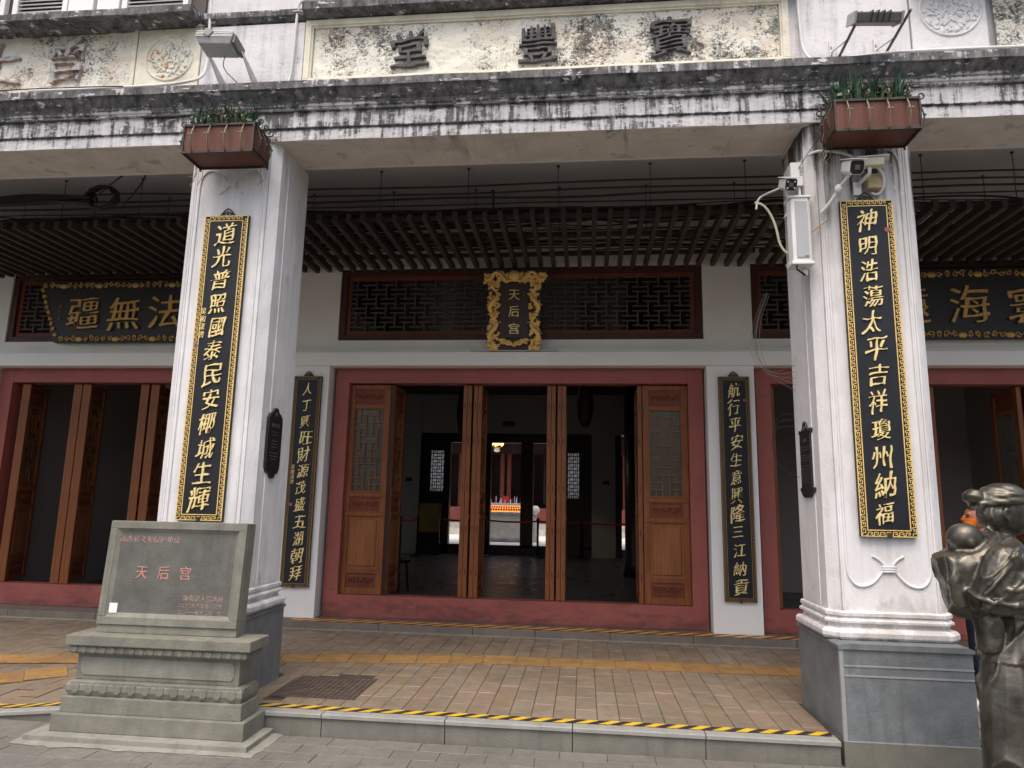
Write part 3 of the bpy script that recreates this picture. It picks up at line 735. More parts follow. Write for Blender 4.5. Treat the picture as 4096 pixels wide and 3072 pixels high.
# --- arcade ceiling, back of beam
MB().box(-9, 7, 5.455, 8.5, 4.90, 5.0).build('arcade_ceiling', 'ceiling', B)
MB().box(-9, 7, 5.455, 5.50, 4.30, 4.90).build('beam_back', 'ceiling', B)

# --- inner facade wall (Y 8.1 .. 8.35)
BAYS = [(-7.545, -3.60), (-3.045, 1.395), (1.955, 6.20)]   # openings
PIERS = [(-9, -7.545), (-3.60, -3.045), (1.395, 1.955), (6.20, 7)]
for a, b in PIERS:
    MB().box(a, b, 8.10, 8.35, 3.10, 4.90).build('upper_back_wall', 'wall_upper', B)
    MB().box(a+.002, b-.03, 7.985, 8.36, .080, 3.03).build('wall_pier', 'wall_white', B, bevel=.004)
for a, b in BAYS:
    MB().box(a, b, 8.10, 8.35, 3.10, 3.37).build('upper_back_wall', 'wall_upper', B)
    MB().box(a, b, 8.10, 8.35, 4.292, 4.90).build('upper_back_wall', 'wall_upper', B)
MB().box(-9, 7, 7.955, 8.36, 3.025, 3.19).build('ledge_beam', 'wall_white', B, bevel=.006)
MB().box(-9, 7, 8.01, 8.1, 3.19, 3.235).build('ledge_upstand', 'wall_upper', B)
# transoms
def transom(x0, x1, mtl='transom_wood'):
    f = MB(); frame(f, x0+.004, x1-.004, 3.372, 4.288, .075, 8.12, 8.22); t = f.build('transom_window', mtl, B, bevel=.004)
    i = MB(); frame(i, x0+.079, x1-.079, 3.447, 4.213, .05, 8.16, 8.22); i.build('inner_frame', 'carved_wood', t, bevel=.003)
    L = MB(); u = .062; xa, xb, za, zb = x0+.13, x1-.13, 3.497, 4.163
    nx, nz = int((xb-xa)/u), int(round((zb-za)/u)); u1 = (xb-xa)/nx; u2 = (zb-za)/nz; w = .0085
    def hb(i0, i1, j):
        if 0 <= j <= nz: L.box(xa+max(0, i0)*u1, xa+min(nx, i1)*u1, 8.17, 8.19, za+j*u2-w, za+j*u2+w)
    def vb(i, j0, j1):
        if 0 <= i <= nx: L.box(xa+i*u1-w, xa+i*u1+w, 8.172, 8.188, za+max(0, j0)*u2, za+min(nz, j1)*u2)
    for i in range(-4, nx+5, 4):
        for j in range(-4, nz+5, 2):
            o = 2 if (j//2) % 2 else 0
            if i+o < nx and i+o+3 > 0: hb(i+o, i+o+3, j); hb(i+o, i+o+3, j+1)
            if 0 <= i+o+3 <= nx and j+3 > 0 and j < nz: vb(i+o+3, j, j+2.0); 
            if 0 <= i+o+1 <= nx and j+2 > 0 and j < nz: vb(i+o+1, j+1, j+2)
    L.build('lattice', 'lattice_dark', t)
for a, b in BAYS: transom(a, b)
# blinds behind the middle of the central transom
bl = MB()
for k in range(24): bl.box(-1.62, -.05, 8.235, 8.239, 3.50+.027*k, 3.518+.027*k)
bl.build('slatted_blind', 'lattice_dark', B, kind='stuff')

# door frames
def door_frame(x0, x1):
    w = .172; zt, zb = 3.018, .085; m = MB()
    m.box(x0, x0+w, 8.12, 8.30, zb, zt); m.box(x1-w, x1, 8.12, 8.30, zb, zt); m.box(x0+w, x1-w, 8.122, 8.30, zt-.178, zt); m.box(x0+w, x1-w, 8.122, 8.30, zb, .335)
    return m.build('door_frame', 'red_paint', B, bevel=.003)
DF = [door_frame(a, b) for a, b in ((-7.535, -3.62), (-3.035, 1.375), (1.965, 6.18))]

# door leaf prototype, local: x 0..W, y 0..T (front at 0), z 0..H
DW, DT, DH = .515, .05, 2.49
def door_leaf(simple_back=False):
    root_parts = []
    s = .072
    f = MB(); f.box(0, s, 0, DT, 0, DH); f.box(DW-s, DW, 0, DT, 0, DH)
    rails = [(0, .07), (.235, .29), (.885, .96), (1.115, 1.19), (2.20, 2.245), (2.435, DH)]
    for a, b in rails: f.box(s, DW-s, .004, DT-.004, a, b)
    for a, b in ((.89, .955), (1.12, 1.185)):
        f.prism([(a, .004), (a+.012, -.008), (b-.012, -.008), (b, .004)], lambda p, q: (.02, q, p), lambda p, q: (DW-.02, q, p))
    def bevelpanel(a, b, deep=.012):
        P = MB(); x0, x1 = s, DW-s; y0 = .018
        P.box(x0, x1, y0, y0+.012, a, b)
        e = .022
        P.loft([[(x0+e, y0, a+e), (x1-e, y0, a+e), (x1-e, y0, b-e), (x0+e, y0, b-e)], [(x0+e+.012, y0-deep, a+e+.012), (x1-e-.012, y0-deep, a+e+.012), (x1-e-.012, y0-deep, b-e-.012), (x0+e+.012, y0-deep, b-e-.012)]])
        return P
    def carved(a, b, seed):
        P = bevelpanel(a, b, .003); rr = random.Random(seed); cx, cz = DW/2, (a+b)/2
        for sg in (-1, 1):
            for k in range(5):
                x = cx+sg*(.02+.030*k); z = cz+.02*math.sin(k*2.1)
                P.tube(spiral((x, .013, z), .018, .004, 1.1, k*1.2, n=10, d=sg), .0035, 4)
                P.tube([(x-.012, .012, cz-.03), (x+.005, .010, cz), (x+.012*sg, .012, cz+.032)], .003, 4)
        P.ell((cx, .012, cz), (.018, .007, .018), None, 8, 6); return P
    lat = MB(); x0, x1, z1, z0 = s, DW-s, 2.20, 1.19; W = x1-x0; u = (z1-z0)/12.0; w = .0068
    vi, vo = (.39, .61), (.20, .80)
    def H(a, b, k): lat.box(x0+W*a, x0+W*b, .014, .034, z1-k*u-w, z1-k*u+w)
    def V(a, k0, k1): lat.box(x0+W*a-w, x0+W*a+w, .016, .032, z1-k1*u, z1-k0*u)
    for k in (1, 4, 5, 8, 9): H(vo[0], vo[1], k)
    for k in (2, 3, 6, 7, 10, 11): H(0, vi[0], k); H(vi[1], 1, k)
    for a, b in ((1, 4), (5, 8), (9, 12)):
        for v in vi: V(v, a, b)
    for a, b in ((0, 2), (3, 6), (7, 10), (11, 12)):
        for v in vo: V(v, a, b)
    frame(lat, x0, x1, z0, z1, .010, .012, .036)
    bp = bevelpanel(.29, .885)
    return [('stile_frame', f, 'door_wood', .004), ('lattice', lat, 'door_wood', 0), ('pane', MB().box(x0, x1, .036, .040, z0, z1), 'glass', 0),
            ('carved_panel', carved(2.245, 2.435, 1), 'carved_wood', 0), ('carved_panel', carved(.96, 1.115, 2), 'carved_wood', 0), ('carved_panel', carved(.07, .235, 3), 'carved_wood', 0),
            ('wood_panel', bp, 'door_wood_panel', 0)]
PROTO = door_leaf(); PM = []
for nm, mb, mt, bv in PROTO:
    o = mb.build(nm, mt, None, bevel=bv); PM.append((nm, o.data)); bpy.data.objects.remove(o)
def place_leaf(x, y, rz, label=None, sx=1.0):
    """leaf as a child part of the building; its frame mesh is the part, the rest are sub-parts"""
    r = bpy.data.objects.new('door_leaf', PM[0][1]); COL.objects.link(r); r.parent = B
    r.location = (x, y-6.0, .338); r.rotation_euler = (0, 0, rz); r.scale = (sx, 1, 1)
    for nm, me in PM[1:]:
        c = bpy.data.objects.new(nm, me); COL.objects.link(c); c.parent = r
    if label: r['label'] = label
    return r
place_leaf(-2.872, 8.185, 0, 'closed carved door leaf at the left end of the central doorway')
place_leaf(.685, 8.185, 0, 'closed carved door leaf at the right end of the central doorway')
# leaves folded inward, seen edge on
EDGE = [(-2.352, 1), (-1.456, 1), (-1.403, 1), (-1.328, 1), (-1.275, 1), (-.440, 1), (-.387, 1), (-.315, 1), (-.262, 1), (.626, 1)]
for x, d in EDGE:
    o = place_leaf(x+.05 if d > 0 else x, 8.20, R(90), None)
tn = MB()
for x, d in EDGE:
    for z in (.62, 1.12, 1.60, 2.15, 2.58): tn.box(x+.018, x+.026, 8.1965, 8.2005, z-.035, z+.035)
tn.build('mortise_slot', 'dark_wood', B, kind='stuff')
for x in (-7.27, -7.215, -6.55, -6.495, -6.425, -6.37, -5.63, -5.575, -5.49, -5.435, -4.6, -4.5): place_leaf(x+.05, 8.20, R(106))
for x in (2.14, 3.84, 3.895, 4.82, 4.95, 5.8): place_leaf(x+.05, 8.20, R(90))
# dark pivot posts beside the fixed leaves
MB().box(-2.352, -2.31, 8.19, 8.24, .336, 2.83).build('door_post', 'dark_wood', B); MB().box(.640, .68, 8.21, 8.26, .336, 2.83).build('door_post', 'dark_wood', B)

# ================================================================== INTERIOR
MB().box(-12, 9, 8.30, 18.0, -.02, .10).build('hall_floor', 'hall_floor', B)
MB().box(-12, 9, 8.36, 18.3, 4.25, 4.36).build('hall_ceiling', 'dark_wood', B)
MB().box(-12, 9, 8.20, 18.4, 5.6, 5.75).build('roof_slab', 'ceiling', B)
S3 = lambda x: x*18/13; Z3 = lambda z: 1.4305+(z-1.4305)*18/13
# hall back wall at Y=18: piers, lintel, dark timber doors with lattice lights
bw = MB()
for a, b in ((-12, -4.30), (.20, .80)): bw.box(a, b, 18.0, 18.3, .1, 4.25)
bw.box(-4.30, .20, 18.02, 18.3, 3.22, 4.25); bw.box(.8, 9, 18.02, 18.3, 3.20, 4.25); bw.box(1.5, 9, 18.02, 18.3, .1, 3.20)
bw.build('hall_back_wall', 'wall_inner', B)
dk = MB(); dk.box(-4.30, .20, 18.05, 18.25, 2.98, 3.22); dk.box(-4.30, -4.02, 18.05, 18.25, .1, 2.98); dk.box(-3.67, -3.50, 18.05, 18.25, .1, 2.98); dk.box(-4.02, -3.67, 18.05, 18.25, .1, 1.68); dk.box(-4.02, -3.67, 18.05, 18.25, 2.76, 2.98); dk.box(-4.30, .20, 18.05, 18.25, .1, .345)
dk.box(-2.58, -2.42, 18.05, 18.25, .3, 2.98); dk.box(-1.63, -1.31, 18.05, 18.25, .3, 2.98)
dk.box(.8, .96, 18.05, 18.25, .1, 3.2); dk.box(1.2, 1.5, 18.05, 18.25, .1, 3.2)
dk.box(-.95, -.41, 18.05, 18.25, .3, 2.98); dk.box(-.12, .20, 18.05, 18.25, .3, 2.98)
dk.box(-.41, -.12, 18.06, 18.25, .3, 1.55); dk.box(-.41, -.12, 18.06, 18.25, 2.73, 2.98)
# opening of the left light
dk.build('hall_back_doors', 'dark_wood', B)
def light_win(x0, x1, z0, z1, n=8):
    m = MB(); w = .011; W = x1-x0; u = (z1-z0)/13
    for k in range(14): 
        a, b = ((.0, 1) if k % 4 in (0,) else (.22, .78) if k % 2 else (0, 1)); m.box(x0+W*a, x0+W*b, 18.02, 18.05, z0+k*u-w, z0+k*u+w)
    for i in range(7):
        for k in range(13):
            if (i*3+k*2) % 4 != 0: m.box(x0+W*i/6-w*.8, x0+W*i/6+w*.8, 18.022, 18.048, z0+k*u, z0+(k+1)*u)
    m.build('lattice_light', 'dark_wood', B)
    MB().box(x0-.02, x1+.02, 18.075, 18.081, z0, z1).build('lattice_pane', 'frosted', B)
light_win(-.41, -.12, 1.55, 2.73)
# the left lattice light is cut into its door leaf: panel in front of the dark leaf
dl = MB(); xa, xb, za, zb = -4.02, -3.67, 1.68, 2.76
light_win(xa, xb, za, zb)
# open carved door edges beyond
for x in (-2.20, -1.9): pass
# partitions
MB().box(-3.56, -3.46, 8.36, 12.4, .1, 4.25).build('partition_wall', 'wall_inner', B)
MB().box(1.62, 1.74, 8.36, 12.0, .1, 4.25).build('partition_wall', 'wall_inner', B)
MB().box(-9, -3.56, 12.3, 12.42, .1, 4.25).build('shop_back_wall', 'wall_taupe', B)
MB().box(-9, -7.6, 8.36, 12.4, .1, 4.25).build('shop_side_wall', 'wall_taupe', B)
MB().box(1.74, 7.5, 11.9, 12.02, .1, 4.25).build('shop_back_wall', 'wall_taupe', B)
MB().box(6.2, 6.4, 8.36, 11.9, .1, 4.25).build('shop_side_wall', 'wall_taupe', B)
MB().box(-12, -11.8, 12.4, 18, .1, 4.25).build('hall_side_wall', 'wall_inner', B); MB().box(3.4, 3.6, 12.0, 18, .1, 4.25).build('hall_side_wall', 'wall_inner', B)
c_ = MB(); c_.lathe((.95, 13.6, 0), [(.22, .1), (.17, .35), (.17, 4.25)], 20); c_.build('hall_column', 'dark_wood', B, smooth=True)
c_ = MB(); c_.lathe((-6.55, 10.2, 0), [(.10, .1), (.10, .14), (.055, .2), (.055, 4.25)], 16); c_.build('shop_post', 'wall_white', B, smooth=True)
for x in (-4.6, .0): # red brackets hanging under the ceiling
    pass
br = MB(); br.ell((-2.25, 13.2, 3.15), (.22, .15, .62), None, 14, 9); br.build('red_bracket', 'maroon', B, smooth=True)
br = MB(); br.ell((.02, 13.2, 3.3), (.16, .12, .45), None, 14, 9); br.build('red_bracket', 'maroon', B, smooth=True)

# courtyard and far hall
cy = MB(); cy.box(-12, 9, 18.3, 26, -.05, .30); struct(cy, 'courtyard', 'court_stone')
MB().box(-12, -7, 18.3, 26, .3, 4.5).build('courtyard_wall', 'wall_white', B); MB().box(3.8, 4.2, 18.3, 26, .3, 4.5).build('courtyard_wall', 'wall_white', B)
FH = thing('far_hall', 'red walled rear hall beyond the bright courtyard with dark open doorways', 'building', (0, 25.5, .3))
MB().box(-12, 9, 24.6, 26, .3, .52).build('stone_step', 'marble', FH); MB().box(-12, 9, 24.9, 26, .52, .70).build('stone_step', 'marble', FH)
MB().box(-12, 9, 25.4, 25.7, .70, 1.25).build('red_sill', 'red_paint', FH)
w_ = MB(); MB().box(-12, 9, 25.4, 25.7, 3.2, 6.0).build('shade_dark_wall', 'dark_wood', FH); w_.box(-1.1, .0, 25.42, 25.7, 1.25, 3.7); w_.box(-12, -7.5, 25.42, 25.7, 1.25, 3.7); w_.box(2.4, 9, 25.42, 25.7, 1.25, 3.7); w_.build('red_wall', 'red_paint', FH)  # wall above the doors coloured dark to stand for the hall's shade
for x in (-6.4, -4.6, -4.35, -3.05, -2.8, -1.35, .5, 1.4): MB().box(x, x+.14, 25.42, 25.5, 1.25, 3.7).build('door_leaf', 'carved_wood', FH)
MB().box(-12, 9, 28, 28.2, .7, 6).build('inner_wall', 'dark_wood', FH); MB().box(-12, 9, 23.3, 28.2, 3.9, 4.1).build('shading_eaves', 'dark_wood', FH)  # unseen eaves added to shade the far hall front
MB().box(-1.45, -1.40, 25.3, 25.38, 1.4, 3.2).build('couplet_board', 'board_black', FH)

# altar
AL = thing('incense_altar', 'grey stone altar table with white cloth edge, orange offerings and incense sticks', 'altar', (-2.05, 20.6, .3))
kx = 20.4/13; AX = lambda x: x*kx; AZ = lambda z: 1.4305+(z-1.4305)*kx
x0, x1 = AX(-1.77)-.05, AX(-1.165)
MB().box(x0, x1, 20.4, 21.2, AZ(.90), AZ(1.235)).build('altar_body', 'marble', AL, bevel=.01)
MB().box(x0-.03, x1+.03, 20.36, 21.25, AZ(1.232)-.0, AZ(1.26)).build('altar_ledge', 'marble', AL, bevel=.01)
MB().box(x0-.02, x1+.02, 20.34, 21.25, AZ(1.375), AZ(1.42)).build('altar_top', 'paper', AL, bevel=.01)
MB().box(x0, x1, 20.55, 21.2, AZ(1.26), AZ(1.375)).build('glowing_riser', 'candle_glow', AL)  # riser block itself glows, standing in for the rows of candles
sk = MB(); n = 24; top = []; 
prof = [(x0-.08 + (x1-x0+.16)*i/n, AZ(.80) - .035*abs(math.sin(i/n*math.pi*4))) for i in range(n+1)]
sk.prism([(x0-.08, AZ(.91)), (x1+.08, AZ(.91))] + prof[::-1], lambda a, b: (a, 20.30, b), lambda a, b: (a, 20.42, b)); sk.build('carved_skirt', 'marble', AL)
MB().box(x0+.02, x1-.02, 20.42, 21.1, .3, AZ(.80)).build('altar_foot', 'marble', AL)
of = MB()
for k in range(13):
    of.ell((x0+.05+(x1-x0-.1)*k/12, 20.45, AZ(1.30)), (.035, .035, .042), None, 8, 6)
    of.ell((x0+.08+(x1-x0-.16)*k/12, 20.50, AZ(1.345)), (.03, .03, .035), None, 8, 6)
for k, part_ in enumerate([of]): part_.build('offering_bowl', 'orange_fruit', AL, smooth=True, kind='stuff')
ic = MB(); ir = MB()
for k in range(22):
    x = x0+.03+rnd.random()*(x1-x0-.06); h = rnd.uniform(.06, .22); (ic if k % 3 else ir).tube([(x, 20.7, AZ(1.42)), (x+rnd.uniform(-.01, .01), 20.7, AZ(1.42)+h)], .007, 5)
ic.build('incense_stick', 'paper', AL, kind='stuff'); ir.build('incense_stick', 'belt_red', AL, kind='stuff')
MB().obox(((x0+x1)/2-.02, 21.0, AZ(1.50)), (.09, .01, .08), Matrix.Rotation(.3, 3, 'Y')).build('red_card', 'belt_red', AL)
dr = thing('stone_drum', 'white carved stone drum ornament right of the altar', 'ornament', (-1.36, 20.6, .3))
MB().lathe((AX(-.91), 20.6, 0), [(.10, .3), (.10, .40), (.06, .45), (.09, .6), (.06, .75), (.06, 1.15)], 16).build('drum_base', 'marble', dr, smooth=True)
MB().lathe((AX(-.90), 20.55, AZ(1.30)), [(.10, -.05), (.13, -.02), (.13, .02), (.10, .05)], 18, 'Y').build('drum_disc', 'court_stone', dr, smooth=True)
# chandelier in the far hall
CH = thing('chandelier', 'small brass chandelier with glowing amber glass shades in the rear hall', 'chandelier', (-2.05*20/16, 20.0, AZ(2.6)))
cxh, czh = -2.52, 3.03
st = MB(); st.tube([(cxh, 20, czh), (cxh, 20, 3.6)], .012, 6); st.build('stem', 'gold_old', CH)
for k in range(4):
    a = k*math.pi/2+.4; x, y = cxh+.15*math.cos(a), 20+.15*math.sin(a)
    MB().tube(smooth_pts([(cxh, 20, czh), ((x+cxh)/2, (y+20)/2, czh-.05), (x, y, czh+.02)], 2), .008, 5).build('arm', 'gold_old', CH)
    MB().lathe((x, y, czh+.02), [(.015, 0), (.04, .03), (.055, .085), (.05, .09)], 12).build('shade', 'shade_glow', CH, smooth=True)
MB().ell((cxh, 20, czh-.10), (.09, .09, .06), None, 14, 8).build('bowl_shade', 'frosted', CH, smooth=True)
dlt = thing('ceiling_downlight', 'small lit round downlight under the dark hall ceiling', 'ceiling light', (-1.6, 14.4, 4.24))
MB().lathe((-1.62, 14.4, 4.235), [(.11, .012), (.11, 0), (.085, -.004)], 20).build('trim_ring', 'gold_old', dlt); MB().lathe((-1.62, 14.4, 4.229), [(.085, .002), (.085, 0)], 20).build('lens', 'lamp_glow', dlt)
ldd = bpy.data.lights.new('downlight_bulb', 'SPOT'); ldd.energy = 30; ldd.spot_size = R(110); ldd.color = (1, .82, .6); ldd.shadow_soft_size = .08
ld = bpy.data.objects.new('downlight_bulb', ldd); COL.objects.link(ld); ld.parent = dlt; ld.location = (-.02, 0, -.03)
ex = thing('exit_sign', 'unlit dark exit sign on the wall over the inner doorway', 'sign', (AX(-1.42), 17.98, 3.4))
MB().box(-2.13, -1.80, 17.955, 17.998, 3.40, 3.535).build('sign_box', 'black_plastic', ex); glyph('安全出口', (-1.965, 17.95, 3.465), .055, .003, 'plaque_text', ex)
for nm, x, lab in (('notice_sign', -4.63, 'small red and grey notice on the pale pillar left of the inner doorway'), ('notice_sign', .52, 'small red notice on the pale pillar right of the inner doorway')):
    t = thing(nm, lab, 'sign', (x, 17.98, 1.98)); MB().box(x-.14, x+.14, 17.99, 18.0, 1.92, 2.04).build('sign_plate', 'wall_inner', t); MB().box(x-.04, x+.13, 17.985, 17.99, 1.93, 2.03).build('red_field', 'maroon', t)
# stanchions + belts
SP = [(-4.22, 16.0), (-4.05, 17.0), (-2.44, 17.5), (-1.13, 17.45), (-.05, 17.6)]
labs = ['leftmost barrier post beside the brass notice board', 'barrier post just left of the brass notice board', 'barrier post in front of the altar at its left', 'barrier post in front of the altar at its right', 'thin barrier post right of the middle door leaves']
for (x, y), lb in zip(SP, labs):
    t = thing('barrier_post', lb, 'barrier post', (x, y, .1), 'belt barrier posts in the hall')
    MB().lathe((x, y, .1), [(.17, 0), (.17, .02), (.05, .04), (.03, .05)], 20).build('base', 'black_plastic', t, smooth=True)
    MB().lathe((x, y, .1), [(.028, .04), (.028, .85), (.038, .86), (.038, .95), (.025, .97)], 14).build('post', 'black_plastic', t, smooth=True)
def belt(a, b, lab):
    m = MB(); V = []
    for i in range(13):
        t = i/12; x = a[0]+(b[0]-a[0])*t; y = a[1]+(b[1]-a[1])*t; z = .985-.03*math.sin(math.pi*t); V += [(x, y, z-.022), (x, y, z+.022), (x, y+.004, z-.022), (x, y+.004, z+.022)]
    f = []
    for i in range(12): f += [(4*i, 4*i+4, 4*i+5, 4*i+1), (4*i+2, 4*i+3, 4*i+7, 4*i+6)]
    m.add(V, f); tag(m.build('barrier_belt', 'belt_red'), lab, 'barrier belt', 'red belts between the barrier posts')
belt(SP[0], SP[1], 'short red belt at the far left of the hall'); belt((-3.5, 17.4), SP[2], 'red belt left of the altar'); belt(SP[2], SP[3], 'long red belt across the front of the altar')
belt(SP[3], SP[4], 'red belt right of the altar behind the door leaves'); belt(SP[4], (.98, 16.6), 'rightmost red belt crossing the pale pillar')
nb = thing('notice_board', 'brass coloured notice board on black legs left of the inner doorway', 'notice board', (-3.9, 17.3, .1))
MB().obox((-3.85, 17.3, 1.02), (.29, .015, .36), Matrix.Rotation(R(-8), 3, 'X')).build('board', 'brass_board', nb, bevel=.004)
for s in (-1, 1): MB().tube([(-3.85+s*.27, 17.28, 1.38), (-3.85+s*.31, 17.45, .1)], .014, 6).build('leg', 'black_plastic', nb)
MB().box(-4.12, -3.58, 17.34, 17.38, .12, .66).build('lower_panel', 'black_plastic', nb)
# left shop clutter
t = thing('plastic_bin', 'dark blue plastic sack lying inside the left doorway', 'sack', (-5.0, 9.3, .1))
MB().ell((-5.02, 9.3, .46), (.24, .24, .40), None, 18, 12).build('sack_body', 'blue_cloth', t, smooth=True)
MB().ell((-4.75, 9.2, .28), (.30, .22, .2), None, 14, 9).build('sack_fold', 'blue_cloth', t, smooth=True)
t = thing('red_cabinet', 'low dark red cabinet inside the left doorway', 'cabinet', (-6.6, 10.8, .1))
MB().box(-7.05, -6.35, 10.7, 11.2, .1, .92).build('cabinet_body', 'maroon', t, bevel=.01); MB().box(-7.03, -6.37, 10.68, 10.70, .55, .88).build('drawer', 'maroon', t, bevel=.005)
t = thing('stacked_crates', 'pale stacked crates behind the white post in the left doorway', 'crates', (-7.6, 11.4, .1))
for k in range(6): MB().box(-7.75+.05*k, -7.25-.05*k, 11.25, 11.6, .1+.17*k, .26+.17*k).build('crate', 'wall_inner', t, bevel=.01)
t = thing('hall_stool', 'small dark round stool inside the hall at the left jamb', 'stool', (-2.75, 10.4, .1))
MB().lathe((-2.78, 10.4, .1), [(.20, .42), (.20, .46), (.19, .47)], 20).build('seat', 'dark_wood', t, smooth=True)
for k in range(4):
    a = k*math.pi/2+.5; MB().tube([(-2.78+.15*math.cos(a), 10.4+.15*math.sin(a), .52), (-2.78+.19*math.cos(a), 10.4+.19*math.sin(a), .1)], .018, 6).build('leg', 'dark_wood', t)
t = thing('office_chair', 'steel framed chair back inside the left doorway behind the monument', 'chair', (-4.85, 10.5, .1))
MB().tube(smooth_pts([(-5.05, 10.5, .95), (-5.05, 10.5, 1.32), (-5.0, 10.5, 1.37), (-4.70, 10.5, 1.37), (-4.66, 10.5, 1.32), (-4.66, 10.5, .95)], 1), .010, 6).build('back_frame', 'steel', t)
for x in (-5.05, -4.66): MB().tube([(x, 10.5, .95), (x, 10.45, .1)], .010, 6).build('leg', 'steel', t)
MB().box(-5.06, -4.65, 10.2, 10.5, .52, .56).build('seat', 'dark_wood', t)

# ================================================================== SLATTED CEILING GRILLES
def grille(x0, x1, label, dx=.157, tray=True):
    t = thing('slatted_grille', label, 'ceiling grille', ((x0+x1)/2, 7.2, 4.24), 'brown slatted grilles hung under the arcade ceiling')
    m = MB(); m.box(-.024, .024, 6.52, 8.09, 4.245, 4.325); o = m.build('slat', 'slat_wood', None, bevel=.003); me = o.data; bpy.data.objects.remove(o)
    me.transform(Matrix.Translation((0, -7.2, -4.24)))
    x = x0+.04
    while x < x1-.02:
        s = bpy.data.objects.new('slat', me); COL.objects.link(s); s.parent = t
        s.location = (x-(x0+x1)/2+rnd.uniform(-.006, .006), rnd.uniform(-.035, .02), rnd.uniform(-.004, .004)); s.rotation_euler = (0, 0, rnd.uniform(-.006, .006)); x += dx
    for y in (6.70, 7.2, 7.8): MB().box(x0, x1, y, y+.05, 4.327, 4.365).build('batten', 'slat_wood', t)
    for i in range(6):
        xx = x0+.45+(x1-x0-.6)*i/5.2
        for y in (6.72, 7.22):
            MB().tube([(xx, y, 4.35), (xx, y, 4.90)], .0045, 5).build('hanger_rod', 'iron', t)
            MB().lathe((xx, y, 4.885), [(.016, 0), (.016, .012)], 8).build('anchor_plate', 'iron', t)
    return t
grille(-3.55, 1.95, 'brown slatted ceiling grille over the central bay with cables on top')
grille(-9, -3.62, 'dark slatted ceiling grille over the left bay')
grille(2.0, 7, 'dark slatted ceiling grille over the right bay')
# cables above the grilles
def cable(pts, r, label, m='cable_black', group='cables slung under the arcade ceiling', n=5):
    tag(MB().tube(smooth_pts(pts, 3), r, n).build('cable', m, smooth=True), label, 'cable', group)
rc = random.Random(11)
def run(y, z, r, x0=-9, x1=7, sag=.03):
    pts = []; x = x0
    while x <= x1: pts.append((x, y+rc.uniform(-.02, .02), z+rc.uniform(-sag, sag)*.5)); x += .7
    return pts
for k, (y, z, r) in enumerate([(6.50, 4.60, .010), (6.55, 4.545, .010), (6.6, 4.50, .012), (6.65, 4.45, .008), (6.8, 4.43, .012), (6.95, 4.48, .010)]):
    cable(run(y, z, r), r, ['topmost', 'second', 'third', 'fourth', 'fifth', 'lowest'][k] + ' of the parallel black cables running the length of the arcade')
tray = MB()
for k in range(95):
    y = rc.uniform(6.7, 7.95); z = 4.385+rc.uniform(.01, .08); pts = []; x = -9+rc.uniform(0, 3)
    xe = min(7, x+rc.uniform(4, 12))
    while x < xe: pts.append((x, y+rc.uniform(-.08, .08), z+rc.uniform(-.015, .03))); x += .5
    tray.tube(smooth_pts(pts, 2), rc.uniform(.004, .012), 5)
tag(tray.build('cable_bundle', 'cable_black', smooth=True), 'tangled bundle of black cables lying on top of the slatted grilles', 'cable bundle', kind='stuff')
wh = MB()
for k in range(4):
    y = rc.uniform(6.9, 7.6); pts = []; x = -1.5+rc.uniform(0, 1)
    while x < 2.4: pts.append((x, y+rc.uniform(-.1, .1), 4.40+.05*k+rc.uniform(-.02, .03))); x += .45
    wh.tube(smooth_pts(pts, 2), .008, 5)
tag(wh.build('cable_bundle', 'conduit', smooth=True), 'few pale conduits lying among the black cables over the grille', 'cable bundle', kind='stuff')
ck = MB()
for k in range(14):
    a0 = rc.uniform(0, 6); ck.tube([(-5.0+.16*rc.uniform(.8, 1.2)*math.cos(a0+t*.45), 6.3+.03*math.sin(t), 4.48+.12*rc.uniform(.9, 1.1)*math.sin(a0+t*.45)) for t in range(15)], .010, 5)
tag(ck.build('cable_coil', 'cable_black', smooth=True), 'black coiled cable loop hanging under the ceiling in the left bay', 'cable coil')
dr_ = MB()
for k in range(12): dr_.tube(smooth_pts([(-7.5, 6.3+rc.uniform(-.06, .06), 4.45+rc.uniform(-.06, .06)), (-6.6, 6.3, 4.42+rc.uniform(-.05, .08)), (-5.9, 6.3, 4.50+rc.uniform(-.06, .06)), (-5.1, 6.3+rc.uniform(-.05, .05), 4.45+rc.uniform(-.06, .06))], 3), rc.uniform(.012, .022), 5)
tag(dr_.build('cable_bundle', 'cable_black', smooth=True), 'thick drooping bundle of black cables in the left bay', 'cable bundle', kind='stuff')
cable([(-5.05, 6.25, 4.45), (-4.75, 6.2, 4.66), (-4.55, 6.2, 4.76), (-4.45, 6.2, 4.68), (-4.55, 6.2, 4.5), (-4.72, 6.25, 4.36)], .008, 'loose cable loop arching beside the coil in the left bay')
for xx, lab in ((-.97, 'short hanging pipe stub under the central bay ceiling'), (2.75, 'short hanging pipe stub under the right bay ceiling')):
    o = MB().tube([(xx-.03, 6.9, 4.72), (xx, 6.9, 4.73), (xx, 6.9, 4.40)], .013, 6).build('pipe_stub', 'iron'); tag(o, lab, 'pipe')

